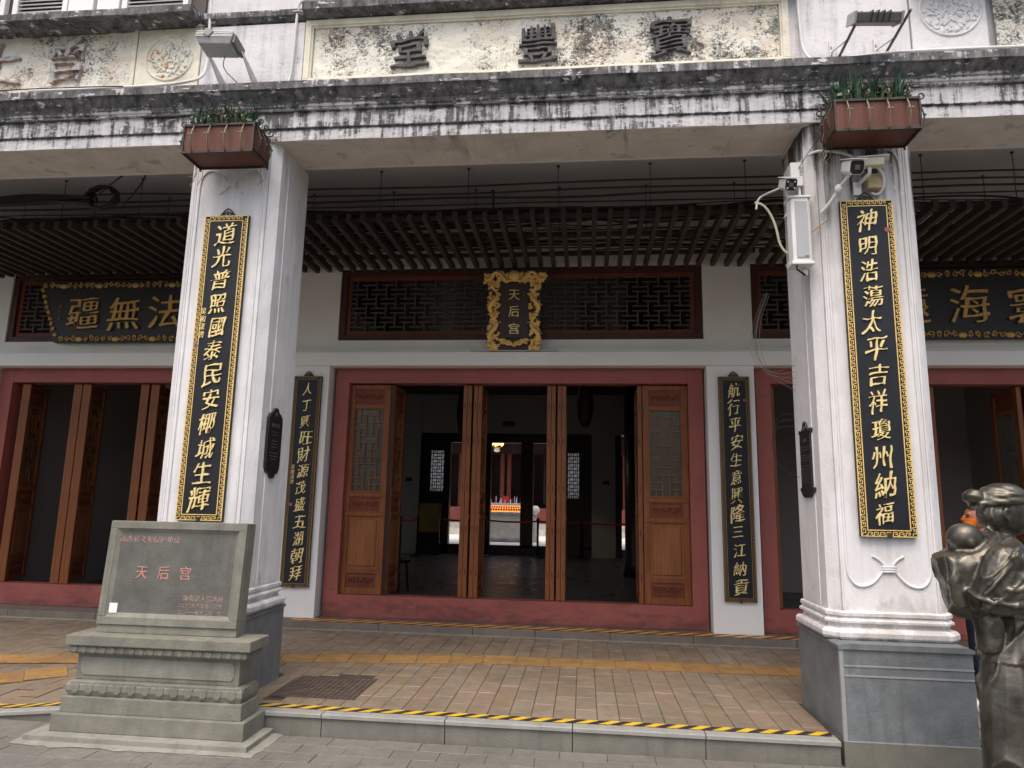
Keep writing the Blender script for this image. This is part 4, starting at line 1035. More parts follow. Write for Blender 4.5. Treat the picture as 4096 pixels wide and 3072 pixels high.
# ================================================================== COUPLET BANNERS
def fret(mb, x0, x1, z0, z1, y, w, line=.0045, u=.0):
    """meander border, geometric: small bars proud of the board"""
    t = line
    def bar(ax, a, b, c, off=0):   # axis, along a..b at cross position c
        if ax == 'x': mb.box(a, b, y-.003, y+.001, c-t/2, c+t/2)
        else: mb.box(c-t/2, c+t/2, y-.0032, y+.001, a, b)
    frame(mb, x0, x1, z0, z1, line*1.4, y-.004, y+.001); frame(mb, x0+w, x1-w, z0+w, z1-w, line*1.4, y-.004, y+.001)
    g = w*.24
    for horiz, a, b, cs in ((False, z0+w*.5, z1-w*.5, (x0+w/2, x1-w/2)), (True, x0+w*1.0, x1-w*1.0, (z0+w/2, z1-w/2))):
        L = b-a; n = max(2, int(round(L/(w*1.02)))); p = L/n
        for c in cs:
            for k in range(n):
                s = a+k*p; A = 'x' if horiz else 'z'; Bx = 'z' if horiz else 'x'
                bar(Bx, c-g, c+g, s+p*.12); bar(A, s+p*.12, s+p*.78, c+g) ; bar(Bx, c-g*.3, c+g, s+p*.78); bar(A, s+p*.42, s+p*.78, c-g*.3); bar(A, s+p*.12-p*.34, s+p*.12, c-g)
def finial(mb, cx, y, z, w):
    for s in (-1, 1):
        mb.tube(spiral((cx+s*w*.55, y, z+w*.22), w*.22, w*.06, 1.2, math.pi/2-s*.5, n=12, d=s), w*.07, 5)
        mb.tube(smooth_pts([(cx+s*w, y, z+w*.08), (cx+s*w*.7, y, z+w*.35), (cx+s*w*.45, y, z+w*.75), (cx, y, z+w*1.0)], 2), w*.10, 6)
        mb.tube(smooth_pts([(cx+s*w*.5, y, z+w*.12), (cx+s*w*.3, y, z+w*.5), (cx, y, z+w*.62)], 2), w*.08, 5)
    mb.ell((cx, y, z+w*.3), (w*.18, w*.1, w*.2), None, 8, 6)
    mb.box(cx-w*.95, cx+w*.95, y-.004, y+.004, z-.01, z+w*.12)
def banner(text, cx, w, zt, zb, yb, fw, csize, label, goldm, bord, sign_i, seal_z, group, start, lean=0.0, seed=1, drift=0.0):
    t = thing('couplet_board', label, 'couplet board', (cx, yb-.02, zb), group)
    x0, x1 = cx-w/2, cx+w/2
    MB().box(x0, x1, yb-.03, yb, zb, zt).build('board', 'board_black', t, bevel=.003)
    m = MB(); fret(m, x0+.002, x1-.002, zb+.002, zt-.002, yb-.030, fw); m.build('fret_border', bord, t)
    f = MB(); finial(f, cx, yb-.018, zt, w*.17); f.build('top_hook', 'iron', t, smooth=True)
    MB().box(cx-.016, cx+.016, yb-.042, yb-.031, zb-.006, zb+.030).build('bottom_clip', 'iron', t, bevel=.003)
    n = len(text); pz = (zt-zb-2*fw-.05)/n; rr = random.Random(seed)
    for k, ch in enumerate(text):
        z = zt-fw-.025-pz*(k+.5); sc = csize*rr.uniform(.88, 1.12)
        few = ch in '三丁人'
        if few: sc *= .90
        glyph(ch, (cx+rr.uniform(-.012, .012)+drift, yb-.036, z), sc, .010, goldm, t, brush=.014 if few else .027, bold=.026 if few else rr.uniform(.008, .022), shear=rr.uniform(.04, .16), sx=rr.uniform(.74, .92), rise=rr.uniform(.10, .20), seed=k*1.37+seed)
    if sign_i:
        zs = sign_i
        for k, ch in enumerate('吴和漢書'):
            glyph(ch, (x0+fw+.028, yb-.034, zs-.062*k*w/.365), .058*w/.365, .006, goldm, t, brush=.02, bold=.004, shear=.15, sx=.8, seed=k+3.3)
    sx_, sz_ = seal_z
    s = MB(); s.lathe((sx_, yb-.033, sz_), [(.020*w/.365, .002), (.020*w/.365, -.002)], 14, 'Y'); s.build('seal', 'seal_red' if not sign_i or w < .34 else 'seal_frame', t)
    glyph('印', (sx_, yb-.037, sz_), .030*w/.365, .002, 'seal_red' if sign_i and w > .34 else 'seal_frame', t, name='seal_print')
    return t
gcol = 'carved couplet boards'
banner('道光普照國泰民安椰城生輝', -2.847, .366, 3.652, 1.252, 4.998, .040, .176, 'large black and gold couplet board on the left column above the stone monument', 'gold_pale', 'gold', 2.86, (-3.0, 2.585), gcol, 0, seed=2)
banner('神明浩蕩太平吉祥瓊州納福', 2.036, .366, 3.652, 1.252, 4.998, .040, .176, 'large black and gold couplet board on the right column below the white cameras', 'gold_pale', 'gold', None, (2.165, 3.42), gcol, 0, seed=5, drift=-.01)
banner('人丁興旺財源茂盛五湖朝拜', -3.325, .343, 2.895, .420, 7.98, .036, .180, 'narrower couplet board on the white pier between the left column and the central doorway', 'gold_pale', 'gold_dull', 1.80, (-3.43, 1.36), gcol, 0, seed=7, drift=.015)
banner('航行平安生意興隆三江納貢', 1.69, .343, 2.895, .420, 7.98, .036, .180, 'couplet board on the white pier right of the central doorway', 'gold_pale', 'gold_dull', None, (1.80, 2.62), gcol, 0, seed=9)

# ================================================================== HORIZONTAL NAME BOARDS
def scroll_strip(mb, x0, x1, z, h, y, mx=None, seed=1):
    rr = random.Random(seed); n = int(abs(x1-x0)/h*1.05)
    for k in range(n):
        x = x0+(x1-x0)*(k+.5)/n; d = 1 if k % 2 else -1; e = h*rr.uniform(.36, .46)
        if k % 6 == 3: mb.ell((x, y, z-h*.15), (h*.6, h*.22, h*.42), None, 10, 6)
        else:
            mb.tube(spiral((x, y, z+d*h*.06), e, h*.08, 1.2, rr.uniform(0, 6), n=12, d=d), h*.085, 4)
            for j in range(2):
                a = rr.uniform(0, 6.28); mb.ell((x+e*.8*math.cos(a), y-.003, z+e*.8*math.sin(a)), (h*.24, h*.1, h*.11), Matrix.Rotation(a, 3, 'Y'), 6, 5)
def nameboard(cx, w, chars, label, lean=R(7), side_l=True):
    t = thing('name_board', label, 'name board', (cx, 8.0, 3.34)); zb, zt = 3.335, 4.135
    m = MB(); a = [(cx-w/2+.27, 3.335), (cx+w/2-.27, 3.335), (cx+w/2, 4.135), (cx-w/2, 4.135)]
    m.prism(a, lambda p, q: (p, 7.985-(q-zb)*.04, q), lambda p, q: (p, 8.06, q)); m.build('board', 'nameboard_black', t, bevel=.004)
    s = MB(); yf = lambda z: 7.975-(z-zb)*.04
    scroll_strip(s, cx-w/2+.06, cx+w/2-.06, 4.08, .085, yf(4.08), seed=3); scroll_strip(s, cx-w/2+.34, cx+w/2-.34, 3.385, .085, yf(3.38), seed=4)
    for sg in (-1, 1):
        rr = random.Random(9)
        for k in range(9):
            tt = (k+.5)/9; z = 4.05-tt*.65; x = cx+sg*(w/2-.05-.25*tt); e = .032
            s.tube(spiral((x, yf(z), z), e, .008, 1.2, rr.uniform(0, 6), n=10, d=sg), .007, 4); s.ell((x, yf(z)-.004, z), (.028, .01, .016), Matrix.Rotation(rr.uniform(0, 3), 3, 'Y'), 6, 5)
    s.build('gilt_scrollwork', 'gold_old', t, smooth=True)
    for ch, x, z, k in chars: glyph(ch, (x, 7.95, z), .465, .02, 'gold_old', t, brush=.020, bold=.026, seed=x, rise=.06)
    return t
nb_ = nameboard(-5.57, 2.92, [('疆', -6.36, 3.705, 0), ('無', -5.81, 3.70, 0), ('法', -5.26, 3.72, 0), ('佛', -4.71, 3.71, 0)], 'long black board with gilt scroll edge and large gold characters in the left bay')
for k in range(3): glyph('甲午年'[k], (-6.70, 7.958, 3.80-.075*k), .055, .006, 'gold_dull', nb_, brush=.02)
nameboard(4.03, 2.92, [('遠', 3.66, 3.715, 0), ('海', 4.28, 3.72, 0), ('寰', 4.90, 3.70, 0)], 'long black board with gilt scroll edge and large gold characters in the right bay')

# ================================================================== CENTRAL VERTICAL PLAQUE
CP = thing('temple_plaque', 'upright brown name plaque in a gilded dragon frame above the central doorway', 'plaque', (-.83, 7.9, 3.19))
px = -.825
m = MB(); m.prism([(px-.30, 3.19), (px+.30, 3.19), (px+.315, 4.0), (px+.39, 4.17), (px-.39, 4.17), (px-.315, 4.0)], lambda a, b: (a, 7.94-(b-3.19)*.10, b), lambda a, b: (a, 7.99-(b-3.19)*.08, b)); m.build('back_board', 'board_brown', CP, bevel=.003)
def yp(z): return 7.93-(z-3.19)*.10
m = MB(); m.prism([(px-.172, 3.345), (px+.172, 3.345), (px+.172, 4.0), (px-.172, 4.0)], lambda a, b: (a, yp(b)-.014, b), lambda a, b: (a, yp(b)+.01, b)); m.build('center_panel', 'board_brown', CP, bevel=.003)
for ch, z in (('天', 3.86), ('后', 3.66), ('宫', 3.455)): glyph(ch, (px, yp(z)-.02, z), .145, .010, 'gold_pale', CP, brush=.016, bold=.028, seed=z)
for k, ch in enumerate('大清康熙年立'): glyph(ch, (px+.115, yp(3.9)-.012, 3.925-.040*k), .026, .003, 'gold_dull', CP, brush=.02)
rr = random.Random(21); dg_ = MB(); clouds = MB()
for s in (-1, 1):
    for z0 in (3.30, 3.64):   # two dragons a side: thick S bodies with crests and claws
        base = px+s*.245; pts = []; rad = []
        for k in range(22):
            t = k/21; x = base + s*.045*math.sin(t*math.pi*2.0+.4); z = z0 + .31*t
            pts.append((x, yp(z)-.028-.010*math.sin(t*6), z)); rad.append(.013+.017*math.sin(math.pi*min(1, t*1.15+.12)))
        dg_.tube(pts, rad, 8)
        hx, _, hz = pts[-1]; dg_.ell((hx, yp(hz)-.035, hz+.005), (.03, .022, .022), None, 10, 7)
        for a in (.6, 1.6, 2.5): dg_.tube(smooth_pts([(hx, yp(hz)-.035, hz), (hx+.035*math.cos(a), yp(hz)-.04, hz+.035*math.sin(a)), (hx+.05*math.cos(a+.5), yp(hz)-.04, hz+.05*math.sin(a+.5))], 1), [.006, .006, .005, .003], 4)
        for k in range(3, 19, 3):
            x, y, z = pts[k]; clouds.tube([(x, y, z), (x+s*.03*(-1)**k, y-.006, z+.012), (x+s*.05*(-1)**k, y, z-.004)], [.008, .006, .003], 5)
    for k in range(95):
        z = 3.20+.82*rr.random(); x = px+s*rr.uniform(.182, .305) ; d = rr.choice((-1, 1))
        clouds.tube(spiral((x, yp(z)-.016, z), rr.uniform(.014, .024), .004, 1.1, rr.uniform(0, 6), n=9, d=d), .0095, 4)
        clouds.ell((x+rr.uniform(-.02, .02), yp(z)-.018, z+rr.uniform(-.02, .02)), (.018, .009, .010), Matrix.Rotation(rr.uniform(0, 3), 3, 'Y'), 6, 5)
for k in range(130):
    x = px+rr.uniform(-.375, .375); a = abs(x-px); z = 4.055+rr.uniform(-.045, .075)+(.0 if a < .28 else -.02); d = rr.choice((-1, 1))
    if a > .25 and z < 3.99+(.36-a): pass
    clouds.tube(spiral((x, yp(z)-.020, z), rr.uniform(.014, .026), .005, 1.1, rr.uniform(0, 6), n=9, d=d), .008, 4); clouds.ell((x, yp(z)-.02, z), (.02, .010, .012), Matrix.Rotation(rr.uniform(0, 3), 3, 'Y'), 6, 5)
for k in range(55):
    x = px+rr.uniform(-.17, .17); z = 3.30-.32*(.17-abs(x-px))*1.0+rr.uniform(-.018, .02)+.02; clouds.tube(spiral((x, yp(z)-.020, z), rr.uniform(.012, .02), .004, 1.1, rr.uniform(0, 6), n=9, d=rr.choice((-1, 1))), .007, 4)
dg_.ell((px, yp(4.09)-.03, 4.08), (.075, .03, .060), None, 14, 9)
for s in (-1, 1):
    pts = [(px+s*.03, yp(4.05)-.035, 4.03), (px+s*.09, yp(4.1)-.04, 4.00), (px+s*.14, yp(4.1)-.04, 4.08), (px+s*.21, yp(4.1)-.04, 4.13), (px+s*.27, yp(4.1)-.035, 4.09), (px+s*.30, yp(4.1)-.03, 4.02), (px+s*.35, yp(4)-.03, 4.05)]
    dg_.tube(smooth_pts(pts, 2), .016, 7)
    pts = [(px+s*.02, yp(3.3)-.03, 3.28), (px+s*.07, yp(3.3)-.035, 3.25), (px+s*.11, yp(3.3)-.035, 3.30), (px+s*.16, yp(3.3)-.03, 3.27)]
    dg_.tube(smooth_pts(pts, 2), .012, 7)
dg_.build('gilt_dragon', 'gold_bright', CP, smooth=True); clouds.build('gilt_cloud_carving', 'gold_bright', CP, smooth=True, kind='stuff')
sh = MB().box(px-.52, px+.52, 7.93, 8.0, 3.192, 3.205).build('shelf_strip', 'grey_mesh', CP)

# ================================================================== SMALL BLACK PLAQUES ON THE COLUMNS
def side_plaque(xface, yc, zc, w, h, nx, label, scallop):
    t = thing('wall_plaque', label, 'plaque', (xface, yc, zc-h/2)); H = h/2; W = w/2
    if scallop:
        half = [(0, H), (.28*W, H-.006), (.42*W, H-.035), (.75*W, H-.05), (.97*W, H-.085), (W, H-.13), (W, -H+.13), (.97*W, -H+.085), (.75*W, -H+.045), (.42*W, -H+.035), (.28*W, -H+.006), (0, -H)]
    else:
        half = [(0, H), (.22*W, H-.015), (.40*W, H-.055), (.70*W, H-.075), (.85*W, H-.06), (W, H-.06), (W, H-.085), (.86*W, H-.095), (.86*W, -H+.075), (1.1*W, -H+.07), (1.1*W, -H+.05), (.72*W, -H+.015), (.5*W, -H), (0, -H)]
    poly = half + [(-a, b) for a, b in half[::-1] if a > 1e-6]
    s = 1 if nx > 0 else -1
    m = MB(); m.prism(poly, lambda a, b: (xface, yc+a, zc+b), lambda a, b: (xface+s*.022, yc+a, zc+b)); m.build('plate', 'plaque_black', t, bevel=.003)
    L = MB(); rr = random.Random(4)
    m2 = Matrix.Rotation(math.pi/2*s, 4, 'Z')
    z = zc+H*.42
    title = '騎樓老街' if scallop else '天后宮'
    glyph(title, (xface+s*.024, yc, z+.02), .034 if scallop else .028, .003, 'plaque_text', t, mx=m2, name='title_lettering')
    for k in range(14 if not scallop else 10):
        zz = z-.03-(.020 if not scallop else .024)*k; l = W*rr.uniform(.35, .72) if scallop else W*.7
        if k in (2, 6): continue
        L.box(xface+s*.0221 if s > 0 else xface+s*.0235, xface+s*.0235 if s > 0 else xface+s*.0221, yc-l, yc+l, zz-.0028, zz+.0028)
    L.build('text_line', 'plaque_text', t, kind='stuff')
    e = MB(); e.lathe((xface+s*.024, yc, zc+H-.055), [(.018, -.002*s), (.018, .002*s)], 14, 'X'); e.build('emblem', 'plaque_text', t)
side_plaque(CL+.383, 5.28, 1.86, .25, .56, 1, 'black scalloped oval plaque on the inner side of the left column', True)
side_plaque(CR-.383, 5.32, 1.79, .27, .56, -1, 'black shield topped information plaque on the inner side of the right column', False)

# ================================================================== FLOWER BOXES
def planter(cx, label, fl_l, seed, lush):
    y0, y1 = 4.645, 4.895; w = .275; zb, zt = FZ(4.062), FZ(4.292)
    t = thing('flower_box', label, 'flower box', (cx, 4.8, zb), 'iron caged flower boxes on the columns')
    bx = MB(); bx.box(cx-w, cx+w, y0, y1, zb+.012, zb+.03); bx.build('box_bottom', 'planter_wood', t)
    MB().box(cx-w, cx+w, y0, y0+.018, zb+.03, zt).build('front_panel', 'planter_wood', t)
    for s in (-1, 1): MB().box(cx+s*w-.009, cx+s*w+.009, y0+.018, y1, zb+.03, zt).build('side_panel', 'planter_wood', t)
    fr = MB(); e = .011
    for z in (zb+.004, zt): frame_pts = None; fr.box(cx-w-.012, cx+w+.012, y0-.012, y0-.001, z-e*.6, z+e); fr.box(cx-w-.012, cx-w-.002, y0-.001, y1, z-e*.6, z+e); fr.box(cx+w+.002, cx+w+.012, y0-.001, y1, z-e*.6, z+e); fr.box(cx-w-.012, cx+w+.012, y1, y1+.01, z-e*.6, z+e)
    for x in (cx-w-.012, cx+w): fr.box(x, x+.012, y0-.013, y0-.001, zb, zt); fr.box(x, x+.012, y1, y1+.01, zb-.02, zt+.01)
    fr.build('iron_frame', 'iron', t)
    def bow(x, y, dx, dy):
        """curved bar: bellies out, curls at top"""
        P = []
        for k in range(13):
            u = k/12; z = zb+(zt-zb)*1.05*u; b = .038*math.sin(math.pi*min(1, u*1.1))*(1-.2*u)
            P.append((x+dx*b, y+dy*b, z))
        c = P[-1]; 
        for k in range(1, 14):
            a = -math.pi/2+ k*.42; r = .026*(1-k*.045)
            P.append((c[0]+dx*(.022+r*math.cos(a)), c[1]+dy*(.022+r*math.cos(a)), c[2]+.026+r*math.sin(a)))
        return P
    for k in range(4):
        x = cx-w+.075+(2*w-.15)*k/3; MB().tube(bow(x, y0-.012, 0, -1), .0058, 5).build('bowed_bar', 'iron_worn', t, smooth=True)
        q = MB()
        for s in (-1, 1): q.ell((x+s*.012, y0-.058, zb+.13), (.011, .005, .007), None, 7, 5)
        q.build('bar_rosette', 'iron_worn', t)
    for s in (-1, 1):
        for k in range(3):
            y = y0+.03+.09*k; MB().tube(bow(cx+s*(w+.012), y, s, 0), .0055, 5).build('bowed_bar', 'iron', t, smooth=True)
            q = MB(); q.ell((cx+s*(w+.056), y, zb+.12), (.006, .012, .008), None, 7, 5); q.build('bar_rosette', 'iron_worn', t)
    MB().box(cx-w+.012, cx+w-.012, y0+.02, y1-.005, zt-.05, zt-.03).build('soil', 'joint', t)
    rr = random.Random(seed); lf = MB(); ld_ = MB(); pk = MB(); pw = MB()
    for k in range(560 if lush else 420):
        x = cx+rr.uniform(-w*.86, w*.80); y = rr.uniform(y0+.03, y1-.03); h = rr.uniform(.10, .25)*(1.05 if lush else .9); a = rr.uniform(0, 6.28); l = rr.uniform(.03, .15)
        b = Vector((x, y, zt-.03)); tp = b+Vector((l*math.cos(a), l*math.sin(a), h)); mid = b*.45+tp*.55+Vector((0, 0, .035)); sd = Vector((-math.sin(a), math.cos(a), 0))*rr.uniform(.006, .012)
        (lf if rr.random() < (.85 if lush else .6) else ld_).add([b-sd*.5, b+sd*.5, mid+sd, tp, mid-sd], [(0, 1, 2, 3, 4)])
    for k in range(14 if lush else 11):
        x = cx+rr.uniform(-w*.7, w*.8); y = rr.uniform(y0+.02, y1-.08); z = zt+rr.uniform(.09, .215)
        tgt = rr.choice((pk, pk, pw))
        for j in range(5):
            a = j*1.256+rr.random(); tgt.ell((x+.008*math.cos(a), y-.004, z+.008*math.sin(a)), (.007, .003, .005), Matrix.Rotation(-a, 3, 'Y'), 6, 4)
    for k in range(150):
        x = cx+rr.uniform(-w*.95, w*.92); y = rr.uniform(y0+.005, y1-.05); z = zt+rr.uniform(.015, .15)*(1-.5*abs(x-cx)/w); r0 = rr.uniform(.008, .017)
        mx_ = Matrix.Rotation(rr.uniform(0, 6.28), 3, 'Z') @ Matrix.Rotation(rr.uniform(-.9, .9), 3, 'X')
        (ld_ if k % 3 == 0 else lf).add([Vector((x, y, z)) + mx_ @ Vector((r0*math.cos(t)*1.5, 0, r0*math.sin(t))) for t in [k_*1.047 for k_ in range(6)]], [(0, 1, 2, 3, 4, 5)])
    lf.build('green_foliage', 'leaf', t, kind='stuff'); ld_.build('dry_foliage', 'leaf_dry', t, kind='stuff')
    pk.build('pink_flower', 'petal_pink', t, smooth=True, kind='stuff'); pw.build('pale_flower', 'petal_white' if not lush else 'petal_yellow', t, smooth=True, kind='stuff')
    tw = MB()
    for k in range(6):
        x = cx+rr.choice((-1, 1))*w*rr.uniform(.9, 1.15); z = zb+.02; P = [(x, y1-.03, z+.1), (x+rr.uniform(-.03, .03), y1-.04, z), (x+rr.uniform(-.05, .05), y1-.05, z-rr.uniform(.05, .16)), (x+rr.uniform(-.06, .06), y1-.05, z-rr.uniform(.1, .2))]
        tw.tube(smooth_pts(P, 2), .0022, 4)
    tw.build('dry_twig', 'iron_worn', t, kind='stuff')
planter(-2.79, 'iron caged wooden flower box with sparse grassy plants on the left column', 0, 3, False)
planter(2.02, 'iron caged flower box with lush green plants on the right column', 0, 4, True)

# ================================================================== FLOODLIGHTS
fx = -3.05
F1 = thing('floodlight', 'silver ribbed floodlight on triangular plates on the upper left pier', 'floodlight', (fx, 5.1, 4.85))
mx = Matrix.Rotation(R(4), 3, 'Y') @ Matrix.Rotation(R(-10), 3, 'X')
c = Vector((-2.975, 4.84, 5.075))
hb_ = MB(); hb_.loft([[c+mx @ Vector(q) for q in ((-.155, -.095, .045), (.155, -.095, .045), (.155, .095, .045), (-.155, .095, .045))], [c+mx @ Vector(q) for q in ((-.155, -.10, -.012), (.155, -.10, -.012), (.155, .10, -.012), (-.155, .10, -.012))], [c+mx @ Vector(q) for q in ((-.135, -.075, -.055), (.135, -.075, -.055), (.135, .075, -.055), (-.135, .075, -.055))]])
hb_.build('housing', 'lamp_metal', F1, bevel=.006)
for k in range(4): MB().obox(c+mx @ Vector((0, -.100, -.006+.016*k)), (.158, .006, .0035), mx).build('cooling_rib', 'lamp_metal', F1, bevel=.001)
MB().obox(c+mx @ Vector((0, .0, -.057)), (.120, .062, .004), mx).build('lens_plate', 'grey_mesh', F1, bevel=.001)
MB().obox(c+mx @ Vector((.163, 0, -.005)), (.009, .085, .042), mx).build('end_cap', 'lamp_dark', F1, bevel=.004)
MB().obox(c+mx @ Vector((-.05, -.108, .022)), (.028, .006, .032), mx @ Matrix.Rotation(.5, 3, 'Y')).build('clip', 'lamp_dark', F1, bevel=.002)
for x in (-3.09, -2.80):
    MB().prism([(4.86, 5.03), (4.88, 5.045), (5.15, 4.96), (5.15, 4.84), (5.13, 4.84)], lambda a, b, x=x: (x-.0025, a, b), lambda a, b, x=x: (x+.0025, a, b)).build('bracket_plate', 'lamp_metal', F1)
MB().tube(smooth_pts([c+Vector((.05, .02, -.06)), c+Vector((-.03, .1, -.13)), c+Vector((.06, .22, -.20)), c+Vector((.10, .29, -.24))], 3), .004, 5).build('power_lead', 'cable_grey', F1, smooth=True)
F2 = thing('floodlight', 'grey floodlight held out on two slotted angle brackets on the upper right pier', 'floodlight', (2.1, 5.0, 4.85))
c = Vector((2.085, 4.72, 4.93)); mx = Matrix.Rotation(R(3), 3, 'Y') @ Matrix.Rotation(R(28), 3, 'X')
MB().obox(c, (.155, .085, .035), mx).build('housing', 'lamp_dark', F2, bevel=.010)
for s in (-1, 1): MB().obox(c+mx @ Vector((s*.16, 0, 0)), (.008, .09, .042), mx).build('end_cap', 'lamp_metal', F2, bevel=.004)
for k in range(4):
    x = -.055+.04*k; MB().tube([c+mx @ Vector((x, -.095, -.035)), c+mx @ Vector((x+.004, -.10, .04)), c+mx @ Vector((x+.01, .02, .045))], .0045, 5).build('guard_wire', 'black_plastic', F2)
for x in (1.925, 2.26):
    MB().box(x-.012, x+.012, 5.135, 5.15, 4.82, 5.07).build('slotted_upright', 'conduit', F2); 
    a, b = Vector((x+.01, 5.14, 4.83)), Vector((x+.05, 4.66, 4.90+.05)); d = (b-a)
    MB().tube([a, b], .012, 4).build('bracket_arm', 'lamp_dark', F2)
    MB().tube([(x+.005, 5.14, 4.97), (x+.03, 4.90, 4.90)], .007, 4).build('brace', 'conduit', F2)
    sl = MB()
    for k in range(3): sl.box(x-.005, x+.005, 5.133, 5.1352, 4.85+.07*k, 4.875+.07*k)
    sl.build('slot', 'lamp_dark', F2)

# conduits
def pipe(pts, r, label, m='conduit', cat='conduit', grp='white conduits on the facade'):
    tag(MB().tube(smooth_pts(pts, 3), r, 8).build('conduit', m, smooth=True), label, cat, grp)
yc = YW-.035
pipe([(-2.2, yc+.02, 5.70), (-2.36, yc, 5.70), (-2.46, yc, 5.68), (-2.475, yc, 5.60), (-2.48, yc, 5.3), (-2.485, yc, 5.0), (-2.50, yc-.02, 4.88), (-2.56, yc-.10, 4.80), (-2.75, yc-.16, 4.785), (-3.0, yc-.17, 4.79)], .012, 'white conduit bending down the right edge of the upper left pier')
pipe([(-3.285, yc, 6.2), (-3.27, yc, 5.5), (-3.25, yc, 5.1), (-3.26, yc-.05, 4.95), (-3.35, yc-.18, 4.83), (-3.5, yc-.24, 4.775), (-3.75, yc-.25, 4.765), (-4.3, yc-.24, 4.77), (-4.55, yc-.22, 4.79), (-4.75, yc-.16, 4.83)], .013, 'white conduit dropping behind the left floodlight and along the ledge')
pipe([(1.68, yc, 6.2), (1.685, yc, 5.6), (1.70, yc, 5.1), (1.71, yc-.02, 4.96), (1.75, yc-.06, 4.86), (1.82, yc-.12, 4.81), (2.2, yc-.2, 4.80), (2.5, yc-.2, 4.80)], .012, 'white conduit down the left edge of the upper right pier')
pipe([(2.30, yc-.2, 4.80), (2.5, yc-.22, 4.79), (2.8, yc-.22, 4.79), (3.3, yc-.2, 4.80), (4.5, yc-.2, 4.80)], .014, 'white conduit along the ledge right of the right floodlight')
cable([(-6.5, 4.88, 4.71), (-5.3, 4.86, 4.74), (-4.9, 4.85, 4.765), (-4.6, 4.86, 4.775), (-4.0, 4.85, 4.76), (-3.8, 4.86, 4.76)], .005, 'thin black cable along the ledge under the left cream panel', group='thin cables on the facade')

# ================================================================== CAMERAS, SPEAKER
def bullet_cam(c, yaw, pitch, label, leds, L=.17, s=1.0):
    t = thing('security_camera', label, 'security camera', c, 'white security cameras on the right column')
    m = Matrix.Rotation(yaw, 3, 'Z') @ Matrix.Rotation(pitch, 3, 'X')   # looks along -Y
    c = Vector(c)
    a = .036*s; poly = [(-a, -a*.55), (-a*.6, -a), (a*.6, -a), (a, -a*.55), (a, a*.7), (a*.75, a), (-a*.75, a), (-a, a*.7)]
    b = MB(); b.prism(poly, lambda p, q: c+m @ Vector((p, -L/2, q)), lambda p, q: c+m @ Vector((p*.9, L/2, q*.9))); b.build('housing', 'white_plastic', t, bevel=.004)
    f = MB(); f.prism([(p*.9, q*.9) for p, q in poly], lambda p, q: c+m @ Vector((p, -L/2-.004, q)), lambda p, q: c+m @ Vector((p, -L/2+.01, q))); f.build('face_plate', 'black_plastic', t, bevel=.001)
    h = MB(); h.obox(c+m @ Vector((0, -.012, a*1.12)), (a*1.12, L/2+.012, .003), m); h.build('sun_hood', 'white_plastic', t, bevel=.001)
    ln = MB(); q = c+m @ Vector((0, -L/2-.006, 0)); ln.obox(q, (.012*s, .004, .012*s), m); ln.build('lens', 'lamp_dark', t, bevel=.003)
    if leds:
        for sx in (-1, 1):
            for sz in (-1, 1): MB().obox(c+m @ Vector((sx*.020*s, -L/2-.006, sz*.018*s)), (.006, .003, .006), m).build('infrared_led', 'white_plastic', t, bevel=.002)
    return t, c, m
t, c, m = bullet_cam((1.49, 4.96, 3.785), R(2), R(27), 'white bullet camera with four round lights left of the right column above the speaker', True, s=1.25)
MB().tube(smooth_pts([c+Vector((0, .02, -.04)), c+Vector((.0, .02, -.09)), c+Vector((.03, .02, -.12)), c+Vector((.17, .06, -.13))], 2), .011, 6).build('mount_arm', 'white_plastic', t, smooth=True)
MB().box(1.50, 1.66, 4.99, 5.02, 3.695, 3.707).build('mount_plate', 'white_plastic', t)
t, c, m = bullet_cam((1.875, 4.76, 3.805), R(2), R(26), 'white bullet camera with black face in the middle under the right flower box', False, s=1.4)
MB().tube(smooth_pts([c+Vector((-.01, .02, -.04)), c+Vector((-.04, .08, -.08)), c+Vector((-.06, .16, -.10))], 2), .012, 6).build('mount_arm', 'white_plastic', t, smooth=True)
MB().ell(c+Vector((-.055, .12, -.10)), (.028, .028, .034), None, 12, 8).build('swivel', 'white_plastic', t, smooth=True)
MB().tube(smooth_pts([c+Vector((-.06, .14, -.12)), c+Vector((-.10, .18, -.18)), c+Vector((-.15, .22, -.24))], 2), .014, 7).build('cable_sleeve', 'conduit', t, smooth=True)
t = thing('security_camera', 'cream camera with flat hood seen from the side above the tan junction box', 'security camera', (2.08, 4.85, 3.86), 'white security cameras on the right column')
mr_ = Matrix.Rotation(R(72), 3, 'Z') @ Matrix.Rotation(R(6), 3, 'X'); c = Vector((2.045, 4.86, 3.885))
MB().obox(c, (.034, .085, .030), mr_).build('housing', 'cream_plastic', t, bevel=.010)
MB().obox(c+mr_ @ Vector((0, -.01, .036)), (.043, .105, .004), mr_).build('sun_hood', 'white_plastic', t, bevel=.002)
MB().tube([c+Vector((-.01, 0, -.03)), c+Vector((-.01, .01, -.075)), c+Vector((-.05, .11, -.11))], .014, 7).build('mount_arm', 'white_plastic', t, smooth=True)
MB().box(1.965, 2.02, 4.985, 5.003, 3.70, 3.80).build('wall_plate', 'white_plastic', t, bevel=.003)
MB().tube(smooth_pts([c+Vector((.05, .02, -.02)), c+Vector((.11, .06, -.06)), c+Vector((.12, .10, -.14)), c+Vector((.09, .13, -.19)), c+Vector((.04, .13, -.17))], 3), .011, 7).build('cable_sleeve', 'white_plastic', t, smooth=True)
jb = thing('junction_box', 'small tan junction box on the right column below the cream camera', 'junction box', (2.10, 4.97, 3.66))
MB().box(2.05, 2.145, 4.94, 4.99, 3.735, 3.845).build('box_body', 'tan_plastic', jb, bevel=.004)
sp = thing('column_speaker', 'tall white column loudspeaker mounted on the left side of the right column', 'loudspeaker', (1.56, 5.0, 3.15))
